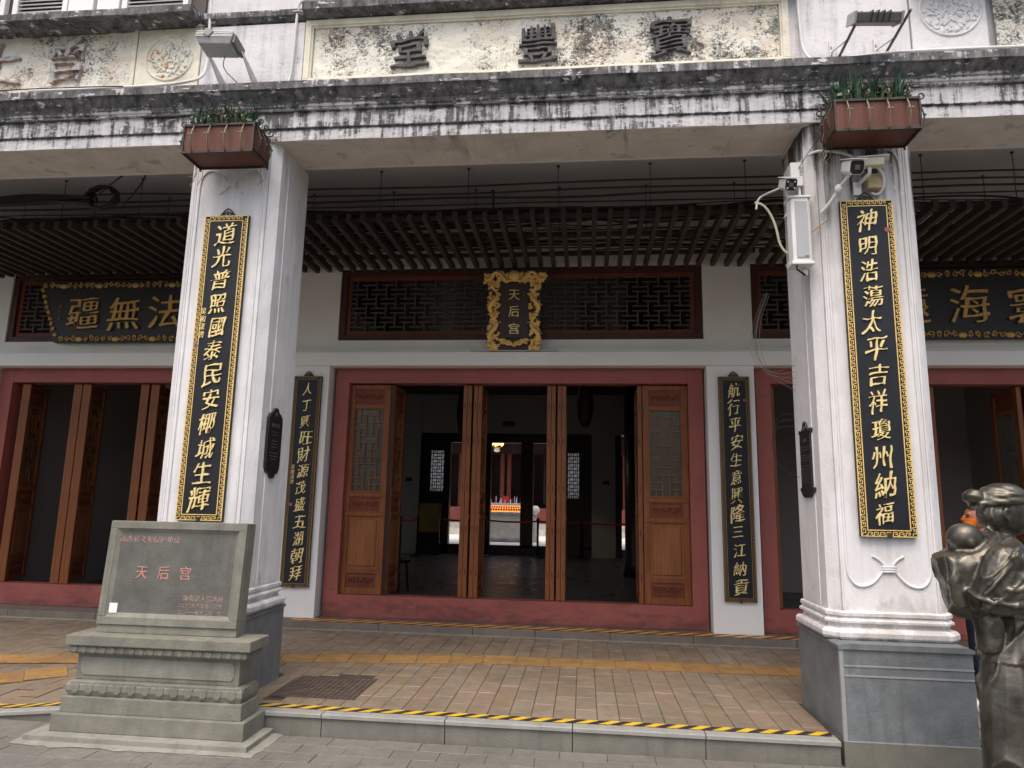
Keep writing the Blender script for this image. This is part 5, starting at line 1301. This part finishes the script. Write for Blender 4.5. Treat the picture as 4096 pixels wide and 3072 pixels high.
x0, x1 = 1.492, 1.640
MB().prism([(x0, 5.02), (x0+.012, 4.955), (x0+.03, 4.945), (x1-.02, 4.945), (x1, 4.96), (x1, 5.06), (x0+.02, 5.07)], lambda a, b: (a, b, 3.185), lambda a, b: (a, b, 3.672)).build('cabinet', 'white_plastic', sp, bevel=.005)
MB().box(x0+.036, x1-.026, 4.938, 4.946, 3.215, 3.645).build('grille', 'grey_mesh', sp, bevel=.002)
MB().box(x0-.004, x1+.005, 4.935, 5.075, 3.672, 3.690).build('top_cap', 'white_plastic', sp, bevel=.006); MB().box(x0-.004, x1+.006, 4.935, 5.075, 3.163, 3.187).build('bottom_cap', 'white_plastic', sp, bevel=.006)
MB().box(x1-.058, x1-.034, 4.935, 4.939, 3.222, 3.228).build('badge', 'lamp_dark', sp)
MB().tube([(x0+.04, 4.97, 3.165), (x0+.03, 4.95, 3.13), (x0+.10, 4.99, 3.095)], .008, 5).build('tilt_bracket', 'black_plastic', sp)
MB().ell((x0+.11, 5.03, 3.13), (.024, .024, .03), None, 10, 7).build('bracket_ball', 'white_plastic', sp, smooth=True)
for z in (3.60, 3.22): MB().tube([(1.51, 5.06, z), (1.50, 5.11, z-.01), (1.65, 5.2, z)], .010, 6).build('bracket_arm', 'white_plastic', sp, smooth=True)
vb = thing('vented_box', 'white vented electrical box on the side of the right column above the speaker', 'electrical box', (1.60, 5.15, 3.83))
MB().box(1.560, 1.655, 5.10, 5.28, 3.84, 4.03).build('box_body', 'white_plastic', vb, bevel=.005)
for k in range(7): MB().box(1.625, 1.645, 5.0985, 5.1005, 3.92+.011*k, 3.924+.011*k).build('vent_slot', 'lamp_dark', vb)
MB().box(1.618, 1.634, 5.12, 5.15, 3.66, 3.84).build('bracket', 'white_plastic', vb)
pipe([(1.60, 5.35, 4.02), (1.64, 5.15, 4.05), (1.70, 4.99, 4.06), (1.80, 4.975, 4.05), (1.90, 4.97, 4.03), (2.0, 4.965, 3.97), (2.05, 4.96, 3.92)], .011, 'white conduit curling round the right column under the flower box')
pipe([(1.47, 5.1, 3.82), (1.40, 5.3, 3.86), (1.355, 5.3, 3.82), (1.345, 5.3, 3.745)], .009, 'cream flexible conduit end left of the right column')
pipe([(1.335, 5.3, 3.80), (1.40, 5.3, 3.785), (1.45, 5.3, 3.71), (1.49, 5.3, 3.60), (1.515, 5.3, 3.42), (1.60, 5.28, 3.34)], .010, 'cream flexible conduit hanging beside the speaker', m='cream_plastic')
cable([(1.78, 4.98, 3.52), (1.70, 4.97, 3.46), (1.62, 4.99, 3.40), (1.60, 5.0, 3.30)], .005, 'black and yellow wire from the middle camera to the speaker', 'cable_yellow', 'thin cables on the facade')
cable([(1.62, 5.1, 3.98), (1.66, 4.96, 4.05), (1.72, 4.9, 4.12)], .003, 'thin dark wire from the vented box to the flower box', group='thin cables on the facade')
wt = thing('wire_loops', 'thin loose wires looping down beside the left side of the right column', 'wires', (1.5, 5.5, 1.66))
for k in range(5):
    a = rc.uniform(-.03, .03); MB().tube(smooth_pts([(1.46+a, 5.5, 3.12), (1.38+a, 5.55, 2.9), (1.36+a*2, 5.55, 2.65), (1.44+a, 5.5, 2.45), (1.62, 5.45, 2.32+.05*k)], 3), .0018, 4).build('wire', 'cable_grey', wt)
for k in range(3):
    a = .05*k; MB().tube(smooth_pts([(1.60, 5.5, 2.05+a), (1.50, 5.55, 2.06+a), (1.44, 5.55, 1.9), (1.50, 5.5, 1.72), (1.62, 5.45, 1.66)], 3), .0018, 4).build('wire', 'cable_black', wt)

# ================================================================== STONE MONUMENT
MO = thing('stone_monument', 'grey inscribed stone tablet on a lotus carved base in front of the left column', 'stone monument', (-2.85, 4.6, -.14))
def tier(name, x0, x1, y0, y1, z0, z1, m='monument_stone', bv=.006): return MB().box(x0, x1, y0, y1, z0, z1).build(name, m, MO, bevel=bv)
mr0 = MB(); rr0 = random.Random(8); N_ = 90; ring_in, ring_out = [], []
path_ = [(-3.62, 4.80)] + [(-3.60+1.54*i/40, 4.405) for i in range(41)] + [(-2.06, 4.80)]
path_ = [(-3.60, 4.80-.395*i/12) for i in range(12)] + [(-3.60+1.54*i/60, 4.405) for i in range(61)] + [(-2.06, 4.405+.395*i/12) for i in range(1, 13)]
V_ = []
for i, (x, y) in enumerate(path_):
    w = .030+.045*abs(noise.noise(Vector((x*5, y*5, 3))))*2 + rr0.uniform(0, .012)
    ox = -1 if x < -3.59 else (1 if x > -2.065 else 0); oy = -1 if y < 4.42 else 0
    V_ += [(x-ox*.02, y-oy*.02, -.128), (x+ox*w, y+oy*w, -.1375)]
mr0.add(V_, [(2*i, 2*i+2, 2*i+3, 2*i+1) for i in range(len(path_)-1)]); mr0.build('mortar_residue', 'slab_stone', MO, smooth=True)
# (positions measured on the base: front planes step back upwards)
def kx_(x, y, Y): return x*Y/y
tier('footing_slab', -3.585, -2.075, 4.415, 4.80, -.142, -.098, 'slab_stone', .004)
tier('base_block', -3.47, -2.145, 4.50, 4.80, -.098, .012)
tier('base_step', -3.435, -2.185, 4.53, 4.79, .012, .112)
def lotus(z0, z1, x0, x1, y0, y1, up, n):
    m = MB(); H = z1-z0
    prof = [(0, 0), (-.018, .25), (-.020, .6), (-.006, 1.0)] if up else [(-.006, 0), (-.020, .4), (-.018, .75), (0, 1)]
    rings = []
    for o, t in prof: rings.append([(x0+o, y0+o, z0+H*t), (x1-o, y0+o, z0+H*t), (x1-o, y1, z0+H*t), (x0+o, y1, z0+H*t)])
    m.loft(rings)
    lo = m.build('lotus_moulding', 'monument_stone', MO)
    pw = (x1-x0)/n
    for k in range(n):
        p = MB()
        cx = x0+pw*(k+.5)
        s = -1 if up else 1
        zc = (z0+z1)/2
        pts = []
        for i in range(11):
            a = math.pi*i/10; xx = math.cos(a)*pw*.46; zz = -abs(math.sin(a))**1.0*H*.42
            pts.append((xx, zz))
        poly = [(pw*.46, H*.45), *[(a, b) for a, b in pts], (-pw*.46, H*.45)]
        p.prism([(cx+a, zc+b*1.04) for a, b in poly], lambda a, b: (a, y0-.014, b), lambda a, b: (a, y0+.01, b))
        p.prism([(cx+a*.62, zc+b*.70) for a, b in poly], lambda a, b: (a, y0-.024, b), lambda a, b: (a, y0-.01, b))
        p.build('lotus_petal', 'monument_stone', lo, bevel=.003)
    d = y1-y0; nn = max(2, int(d/pw)); pw2 = d/nn
    for k in range(nn):
        p = MB(); cy_ = y0+pw2*(k+.5); poly = [(pw2*.44, H*.45)] + [(math.cos(math.pi*i/8)*pw2*.44, -math.sin(math.pi*i/8)*H*.42) for i in range(9)] + [(-pw2*.44, H*.45)]
        p.prism([(cy_+a, (z0+z1)/2+b) for a, b in poly], lambda a, b: (x1-.01, a, b), lambda a, b: (x1+.016, a, b))
        p.build('lotus_petal', 'monument_stone', lo, bevel=.003)
lotus(.112, .205, -3.405, -2.215, 4.565, 4.78, False, 12)
tier('waist_block', -3.40, -2.25, 4.60, 4.77, .205, .375)
m = MB(); a0, a1, b0, b1, c_ = -3.365, -2.285, .235, .350, .020
m.prism([(a0+c_, b0), (a1-c_, b0), (a1, b0+c_), (a1, b1-c_), (a1-c_, b1), (a0+c_, b1), (a0, b1-c_), (a0, b0+c_)], lambda a, b: (a, 4.594, b), lambda a, b: (a, 4.605, b)); m.build('waist_panel', 'slab_stone', MO, bevel=.003)
lotus(.375, .434, -3.425, -2.205, 4.565, 4.78, True, 18)
tier('cap_slab', -3.45, -2.155, 4.525, 4.80, .434, .500)
tab = tier('tablet', -3.325, -2.315, 4.655, 4.755, .500, 1.252)
# tablet frame proud of the recessed slate face
tx0, tx1, tz0, tz1 = -3.325, -2.315, .500, 1.252
fr = MB(); frame(fr, tx0+.002, tx1-.002, tz0+.055, tz1-.002, .052, 4.628, 4.656); MB
fr.box(tx0+.002, tx1-.002, 4.640, 4.656, tz0+.001, tz0+.055)
fr.build('tablet_frame', 'monument_stone', tab, bevel=.004)
iw = MB(); i0, i1, j0, j1 = tx0+.054, tx1-.054, tz0+.107, tz1-.054
for A, Bq in (((i0, j0), (i1, j0)), ((i1, j0), (i1, j1)), ((i1, j1), (i0, j1)), ((i0, j1), (i0, j0))):
    cxm, czm = (i0+i1)/2, (j0+j1)/2
    def inn(p, d=.030): return (p[0]+(d if p[0] < cxm else -d), p[1]+(d if p[1] < czm else -d))
    a2, b2 = inn(A), inn(Bq)
    iw.add([(A[0], 4.632, A[1]), (Bq[0], 4.632, Bq[1]), (b2[0], 4.651, b2[1]), (a2[0], 4.651, a2[1])], [(0, 1, 2, 3)])
iw.build('bevel_surround', 'monument_stone', tab)
MB().box(i0+.02, i1-.02, 4.648, 4.656, j0+.02, j1-.02).build('slate_face', 'monument_slate', tab)
def line(text, cx, z, s, mtl, **k): return glyph(text, (cx, 4.6475, z), s, .003, mtl, tab, name='inscription', **k)
line('海南省文物保护单位', -3.03, 1.128, .050, 'red_letter_worn', bold=.004)
for ch, x in (('天', -3.055), ('后', -2.895), ('宫', -2.735)): glyph(ch, (x, 4.6468, .905), .098, .004, 'red_letter', tab, name='inscription', bold=.008, brush=.006, sx=.95)
line('海南省人民政府', -2.585, .742, .042, 'red_letter_worn', bold=.003)
line('二〇〇九年五月 公布', -2.60, .694, .032, 'red_letter_worn')
line('二〇一一年十二月 立', -2.60, .648, .032, 'red_letter_worn')
MB().box(-3.253, -3.195, 4.641, 4.6465, .630, .694).build('paper_sticker', 'paper', tab)
_p = Vector((0, 4.655, .5)) - ORG[MO.name]
tab.matrix_local = Matrix.Translation(_p) @ Matrix.Rotation(R(-3.8), 4, 'X') @ Matrix.Translation(-_p)

# ================================================================== BRONZE STATUE
def fuse(mb, voxel, name, material, parent, disp=None, smooth_it=3, label=None):
    """voxel-fuse overlapping solids into one continuous sculpted skin"""
    me = bpy.data.meshes.new('src'); off = ORG.get(parent.name, Vector()) if parent else Vector()
    me.from_pydata([(a-off.x, b-off.y, c-off.z) for a, b, c in mb.v], [], mb.f)
    bm = bmesh.new(); bm.from_mesh(me); bmesh.ops.recalc_face_normals(bm, faces=bm.faces); bm.to_mesh(me); bm.free()
    o = bpy.data.objects.new('src', me); COL.objects.link(o)
    r = o.modifiers.new('r', 'REMESH'); r.mode = 'VOXEL'; r.voxel_size = voxel; r.use_smooth_shade = True
    s = o.modifiers.new('s', 'SMOOTH'); s.iterations = smooth_it; s.factor = .6
    dg = bpy.context.evaluated_depsgraph_get(); dg.update()
    m2 = bpy.data.meshes.new_from_object(o.evaluated_get(dg)); bpy.data.objects.remove(o)
    if disp:
        ns = [v.normal.copy() for v in m2.vertices]
        for v, nn in zip(m2.vertices, ns): v.co += nn*disp(v.co+off, nn)
    m2.materials.clear(); m2.name = name; m2.polygons.foreach_set('use_smooth', [True]*len(m2.polygons))
    return link(m2, name, material, parent, label)
SX, SY = 2.36, 4.28
ST = thing('bronze_statue', 'bronze statue of a woman in a head wrap carrying a baby on her back', 'statue', (SX, SY, -.14))
def limb(mb, pts, rad, n=12, it=2):
    P = smooth_pts(pts, it); 
    Rr = smooth_pts([(r, 0, 0) for r in rad], it); mb.tube(P, [q.x for q in Rr], n)
def oval(mb, levels, n=20):
    """levels: (cx, cy, z, rx, ry)"""
    mb.loft([[(cx+rx*math.cos(2*math.pi*k/n), cy+ry*math.sin(2*math.pi*k/n), z) for k in range(n)] for cx, cy, z, rx, ry in levels])
s = MB()
# head in profile facing +X
hx, hy, hz = 2.392, 4.30, 1.432
_h0 = len(s.v)
s.ell((hx, hy, hz), (.098, .080, .112), None, 22, 16)
s.ell((hx+.045, hy, hz-.055), (.060, .055, .066), None, 16, 10)     # jaw
s.ell((hx+.100, hy, hz-.010), (.016, .013, .028), Matrix.Rotation(.35, 3, 'Y'), 10, 8)   # nose
s.ell((hx+.092, hy, hz-.052), (.014, .022, .008), None, 10, 6); s.ell((hx+.090, hy, hz-.064), (.014, .020, .008), None, 10, 6)   # lips
s.ell((hx+.082, hy, hz-.092), (.018, .020, .016), None, 10, 6)   # chin
s.ell((hx+.076, hy-.032, hz+.012), (.012, .014, .008), None, 8, 6)   # eyelid
s.ell((hx+.084, hy-.034, hz+.032), (.012, .022, .006), None, 8, 6)   # brow
# ear
s.tube(smooth_pts([(hx-.012, hy-.080, hz+.012), (hx-.028, hy-.088, hz+.022), (hx-.040, hy-.086, hz+.002), (hx-.032, hy-.084, hz-.028), (hx-.018, hy-.080, hz-.042)], 2), .008, 6)
# hair at nape, head wrap and bun
s.ell((hx-.055, hy, hz-.015), (.070, .078, .085), None, 16, 10)
s.ell((hx-.005, hy, hz+.095), (.108, .092, .062), Matrix.Rotation(-.10, 3, 'Y'), 20, 12)
s.tube([(hx-.012+.108*math.cos(t), hy+.090*math.sin(t), hz+.058+.014*math.cos(t)) for t in [2*math.pi*k/26 for k in range(27)]], .017, 8)
s.tube([(hx-.006+.106*math.cos(t), hy+.089*math.sin(t), hz+.085+.020*math.cos(t+.4)) for t in [2*math.pi*k/26 for k in range(27)]], .014, 8)
s.ell((hx-.135, hy-.01, hz+.078), (.050, .050, .046), None, 14, 10)
s.tube(smooth_pts([(hx-.09, hy-.05, hz+.06), (hx-.13, hy-.05, hz+.03), (hx-.12, hy-.03, hz-.01)], 2), .016, 7)
s.ell((hx+.10, hy-.01, hz+.085), (.035, .05, .030), None, 12, 8)
_hv = s.v[_h0:]; s.v[_h0:] = [(hx+(x-hx)*1.16, hy+(y-hy)*1.12, 1.44+(z-1.44)*1.06) for x, y, z in _hv]
# neck
limb(s, [(hx-.02, hy, hz-.06), (hx-.005, hy, hz-.15), (hx-.01, hy, hz-.22)], [.052, .052, .075])
def pillow(poly, yc, th, lv=((-1, .50), (-.85, .78), (-.5, .95), (0, 1), (.5, .95), (.85, .78), (1, .50))):
    cx_ = sum(p[0] for p in poly)/len(poly); cz_ = sum(p[1] for p in poly)/len(poly)
    P_ = [(q.x, q.y) for q in smooth_pts([(a, b, 0) for a, b in poly], 1, True)]
    s.loft([[(cx_+(a-cx_)*k, yc+th*t, cz_+(b-cz_)*k) for a, b in P_] for t, k in lv])
# torso jacket
oval(s, [(2.365, SY, .60, .14, .16), (2.37, SY, .72, .150, .165), (2.385, SY, .86, .145, .165), (2.39, SY, .92, .135, .155), (2.385, SY, 1.02, .150, .17), (2.375, SY, 1.12, .155, .19), (2.36, SY, 1.20, .135, .19), (2.36, SY, 1.26, .085, .12), (2.365, SY, 1.30, .06, .07)])
# jacket tails flaring in front and behind
oval(s, [(2.43, SY-.01, .635, .225, .265), (2.43, SY-.01, .66, .225, .265), (2.42, SY, .78, .185, .215), (2.40, SY, .90, .14, .165)])
pillow([(2.15, .92), (2.26, .92), (2.25, .74), (2.19, .66), (2.13, .71)], SY-.10, .07)
# collar edge and lapel
s.tube(smooth_pts([(2.27, SY-.02, 1.345), (2.31, SY-.08, 1.31), (2.38, SY-.10, 1.265), (2.44, SY-.06, 1.225)], 2), .010, 6)
s.tube(smooth_pts([(2.44, SY-.06, 1.225), (2.46, SY-.14, 1.12), (2.45, SY-.17, 1.0)], 2), .011, 6)
# sash at the waist
s.tube([(2.388+.150*math.cos(t), SY+.168*math.sin(t), .925+.018*math.cos(t*2)) for t in [2*math.pi*k/24 for k in range(25)]], .017, 7)
s.tube([(2.388+.148*math.cos(t), SY+.166*math.sin(t), .90+.022*math.cos(t*2+.6)) for t in [2*math.pi*k/24 for k in range(25)]], .014, 7)
# near arm: broad sleeve from the shoulder down and back to the elbow, then forward
limb(s, [(2.34, SY-.12, 1.225), (2.28, SY-.19, 1.17), (2.21, SY-.22, 1.08), (2.15, SY-.225, 1.0)], [.080, .090, .088, .070])
pillow([(2.24, 1.27), (2.35, 1.23), (2.365, 1.06), (2.33, .965), (2.22, .945), (2.075, .965), (2.068, 1.0), (2.12, 1.12), (2.17, 1.22)], SY-.215, .075)
limb(s, [(2.10, SY-.22, .955), (2.20, SY-.24, .935), (2.31, SY-.21, .95)], [.035, .050, .040])
s.tube(smooth_pts([(2.07, SY-.17, 1.01), (2.062, SY-.25, .985), (2.12, SY-.295, .968), (2.22, SY-.30, .955), (2.30, SY-.27, .955), (2.35, SY-.22, .975)], 2), .014, 7)
s.tube(smooth_pts([(2.31, SY-.24, 1.24), (2.22, SY-.30, 1.15), (2.15, SY-.305, 1.07), (2.09, SY-.28, 1.0)], 2), .012, 7)
s.tube(smooth_pts([(2.33, SY-.22, 1.20), (2.32, SY-.285, 1.08), (2.25, SY-.305, 1.02), (2.20, SY-.30, 1.04)], 2), .011, 7)
# far arm
limb(s, [(2.36, SY+.17, 1.21), (2.33, SY+.21, 1.05), (2.42, SY+.20, .95), (2.50, SY+.12, .96)], [.07, .07, .055, .04])
# hand on the chest strap: palm and five fingers
HY = SY-.085
s.ell((2.285, HY-.195, 1.115), (.030, .020, .042), Matrix.Rotation(.25, 3, 'Y'), 12, 8)
for k, (dx, l, a) in enumerate(((-.030, .062, -.20), (-.012, .076, -.08), (.006, .078, .04), (.024, .066, .16))):
    b = Vector((2.283+dx, HY-.210, 1.145)); limb(s, [b, b+Vector((math.sin(a)*l*.5, -.012, l*.5)), b+Vector((math.sin(a)*l, -.004, l))], [.0105, .010, .0075], 8, 1)
limb(s, [(2.31, HY-.20, 1.10), (2.335, HY-.205, 1.125), (2.345, HY-.205, 1.15)], [.011, .010, .008], 8, 1)
# baby sling bulging from the back
pillow([(1.995, 1.165), (2.05, 1.215), (2.12, 1.235), (2.24, 1.295), (2.32, 1.355), (2.36, 1.20), (2.33, 1.0), (2.26, .86), (2.12, .835), (2.045, .88), (2.035, .99)], SY-.01, .165)
s.ell((2.13, SY-.02, .95), (.105, .14, .105), None, 18, 12)
limb(s, [(2.05, SY-.07, 1.195), (2.03, SY-.10, 1.155), (2.03, SY-.13, 1.04), (2.06, SY-.12, .92)], [.02, .03, .035, .04])
s.tube(smooth_pts([(2.28, SY-.14, 1.27), (2.36, SY-.19, 1.16), (2.41, SY-.19, 1.06), (2.44, SY-.14, .96)], 2), .020, 7)
# baby head and shoulder
s.ell((2.140, SY-.04, 1.283), (.094, .088, .086), Matrix.Rotation(-.2, 3, 'Y'), 20, 14)
s.ell((2.085, SY-.045, 1.235), (.045, .050, .040), None, 12, 8)
s.ell((2.135, SY-.125, 1.262), (.016, .010, .024), None, 8, 6); s.ell((2.048, SY-.05, 1.262), (.014, .014, .016), None, 8, 6)
# trousers, legs, feet
limb(s, [(2.34, SY-.04, .84), (2.30, SY-.06, .68), (2.27, SY-.10, .45), (2.235, SY-.11, .20), (2.21, SY-.11, -.05)], [.07, .135, .150, .130, .110])
limb(s, [(2.40, SY+.04, .84), (2.42, SY+.06, .70), (2.46, SY+.04, .45), (2.45, SY+.03, .20), (2.44, SY+.02, -.05)], [.07, .140, .135, .120, .10])
s.ell((2.25, SY-.11, -.10), (.13, .055, .045), None, 14, 8); s.ell((2.50, SY+.02, -.10), (.13, .055, .045), None, 14, 8)
def folds(p, n):
    if p.z > 1.475: return .0016*math.sin((p.z+p.x*.30+.01*noise.noise(p*6))*170) + noise.noise(Vector((p.x*6, p.y*6, p.z*16)))*.005
    baby = (p - Vector((2.135, SY-.03, 1.29))).length < .115
    face = p.x > 2.30 and p.z > 1.30
    if baby or face: return noise.noise(p*14)*.0015
    if p.z < .64:
        r = max(0, 1-abs(noise.noise(Vector((p.x*8+p.z*1.5, p.y*8, p.z*1.8))))*2.2); return r**4*.020 - .006 + noise.noise(p*26)*.001
    u, w = p.x*.75+p.z*.66, -p.x*.66+p.z*.75
    r = 1-abs(noise.noise(Vector((u*2.6, p.y*4, w*8.5))))*2.2
    q = 1-abs(noise.noise(Vector((p.x*9+3, p.y*6, p.z*4))))*2.2
    return max(0, r)**4*.015 + max(0, q)**4*.005 - .004 + noise.noise(p*34)*.0012
fuse(s, .0080, 'figure', 'bronze', ST, folds, 3)
MB().box(2.0, 2.75, 4.02, 4.56, -.141, -.125).build('statue_base', 'bronze', ST, bevel=.004)

# ================================================================== MAN BEHIND THE STATUE
PX, PY = 2.965, 5.70
MN = thing('person', 'man in dark navy clothes and orange face mask facing left behind the statue', 'person', (PX, PY, 0))
b = MB()
limb(b, [(PX-.06, PY-.07, .78), (PX-.08, PY-.07, .48), (PX-.06, PY-.07, .12)], [.085, .068, .05]); limb(b, [(PX+.03, PY+.09, .78), (PX+.0, PY+.09, .48), (PX+.08, PY+.09, .12)], [.085, .068, .05])
oval(b, [(PX, PY, .70, .10, .15), (PX, PY, .85, .105, .15), (PX+.01, PY, 1.0, .11, .16), (PX+.04, PY, 1.14, .115, .18), (PX+.05, PY, 1.22, .09, .15), (PX+.045, PY, 1.26, .05, .06)])
for sg in (-1, 1): limb(b, [(PX+.04, PY+sg*.17, 1.18), (PX+.06, PY+sg*.21, .98), (PX-.02, PY+sg*.20, .80)], [.055, .045, .035])
b.ell((PX-.08, PY-.07, .05), (.12, .045, .05), None, 12, 8); b.ell((PX+.05, PY+.09, .05), (.12, .045, .05), None, 12, 8)
limb(b, [(PX+.04, PY, 1.22), (PX+.03, PY, 1.30)], [.05, .05]); 
hc = Vector((PX+.01, PY, 1.385)); b.ell(hc, (.086, .070, .100), None, 20, 14); b.ell(hc+Vector((-.04, 0, -.045)), (.05, .05, .05), None, 14, 9); b.ell(hc+Vector((-.092, 0, -.002)), (.014, .012, .022), None, 8, 6)
b.ell(hc+Vector((-.072, -.03, .030)), (.014, .02, .007), None, 8, 6)
b.ell(hc+Vector((.018, -.070, -.005)), (.016, .008, .026), Matrix.Rotation(.2, 3, 'Y'), 8, 6)
b.ell((PX-.05, PY-.205, .73), (.03, .025, .05), None, 10, 7)
for k in range(4): limb(b, [(PX-.065+.014*k, PY-.21, .70), (PX-.07+.014*k, PY-.212, .665), (PX-.062+.014*k, PY-.205, .635)], [.009, .008, .006], 6, 1)
limb(b, [(PX-.07, PY-.20, .74), (PX-.09, PY-.205, .71), (PX-.09, PY-.205, .68)], [.010, .009, .007], 6, 1)
body = fuse(b, .0075, 'body', 'skin', MN, None, 2)
def shell(name, mtl, src, cond, d):
    me = src.data.copy(); bm = bmesh.new(); bm.from_mesh(me); off = ORG[MN.name]
    bmesh.ops.delete(bm, geom=[v for v in bm.verts if not cond(v.co+off)], context='VERTS')
    for v in bm.verts: 
        p = v.co+off; v.co += v.normal*(d + .006*noise.noise(p*9))
    bm.to_mesh(me); bm.free(); me.materials.clear(); return link(me, name, mtl, MN)
shell('jacket', 'navy_cloth', body, lambda p: .72 < p.z < 1.275 and not (p.z < .77 and abs(p.y-PY) > .17), .012)
shell('trousers', 'navy_cloth', body, lambda p: .10 < p.z < .80 and abs(p.y-PY) < .178, .012)
shell('shoe', 'shoe', body, lambda p: p.z < .115, .006)
shell('hair', 'hair', body, lambda p: p.z > 1.37 and (p.x > hc.x+.03+ (0.0 if p.z < 1.44 else -.09) or p.z > 1.462) and (p-hc).length < .14 and not (p.y < hc.y-.055 and p.z < 1.41 and p.x < hc.x+.04), .005)
shell('face_mask', 'mask_orange', body, lambda p: 1.29 < p.z < 1.385 and p.x < hc.x-.035 and (p-hc).length < .16, .006)
ml = MB(); ml.tube([hc+Vector((-.04, -.062, -.02)), hc+Vector((.02, -.078, .0))], .002, 4); ml.build('mask_loop', 'mask_orange', MN)
ey = MB(); ey.ell(hc+Vector((-.078, -.032, .014)), (.007, .011, .006), None, 8, 6); ey.ell(hc+Vector((-.078, .032, .014)), (.007, .011, .006), None, 8, 6); ey.build('eye', 'hair', MN, smooth=True)

bpy.data.objects.remove(_fo); bpy.data.curves.remove(_fc)
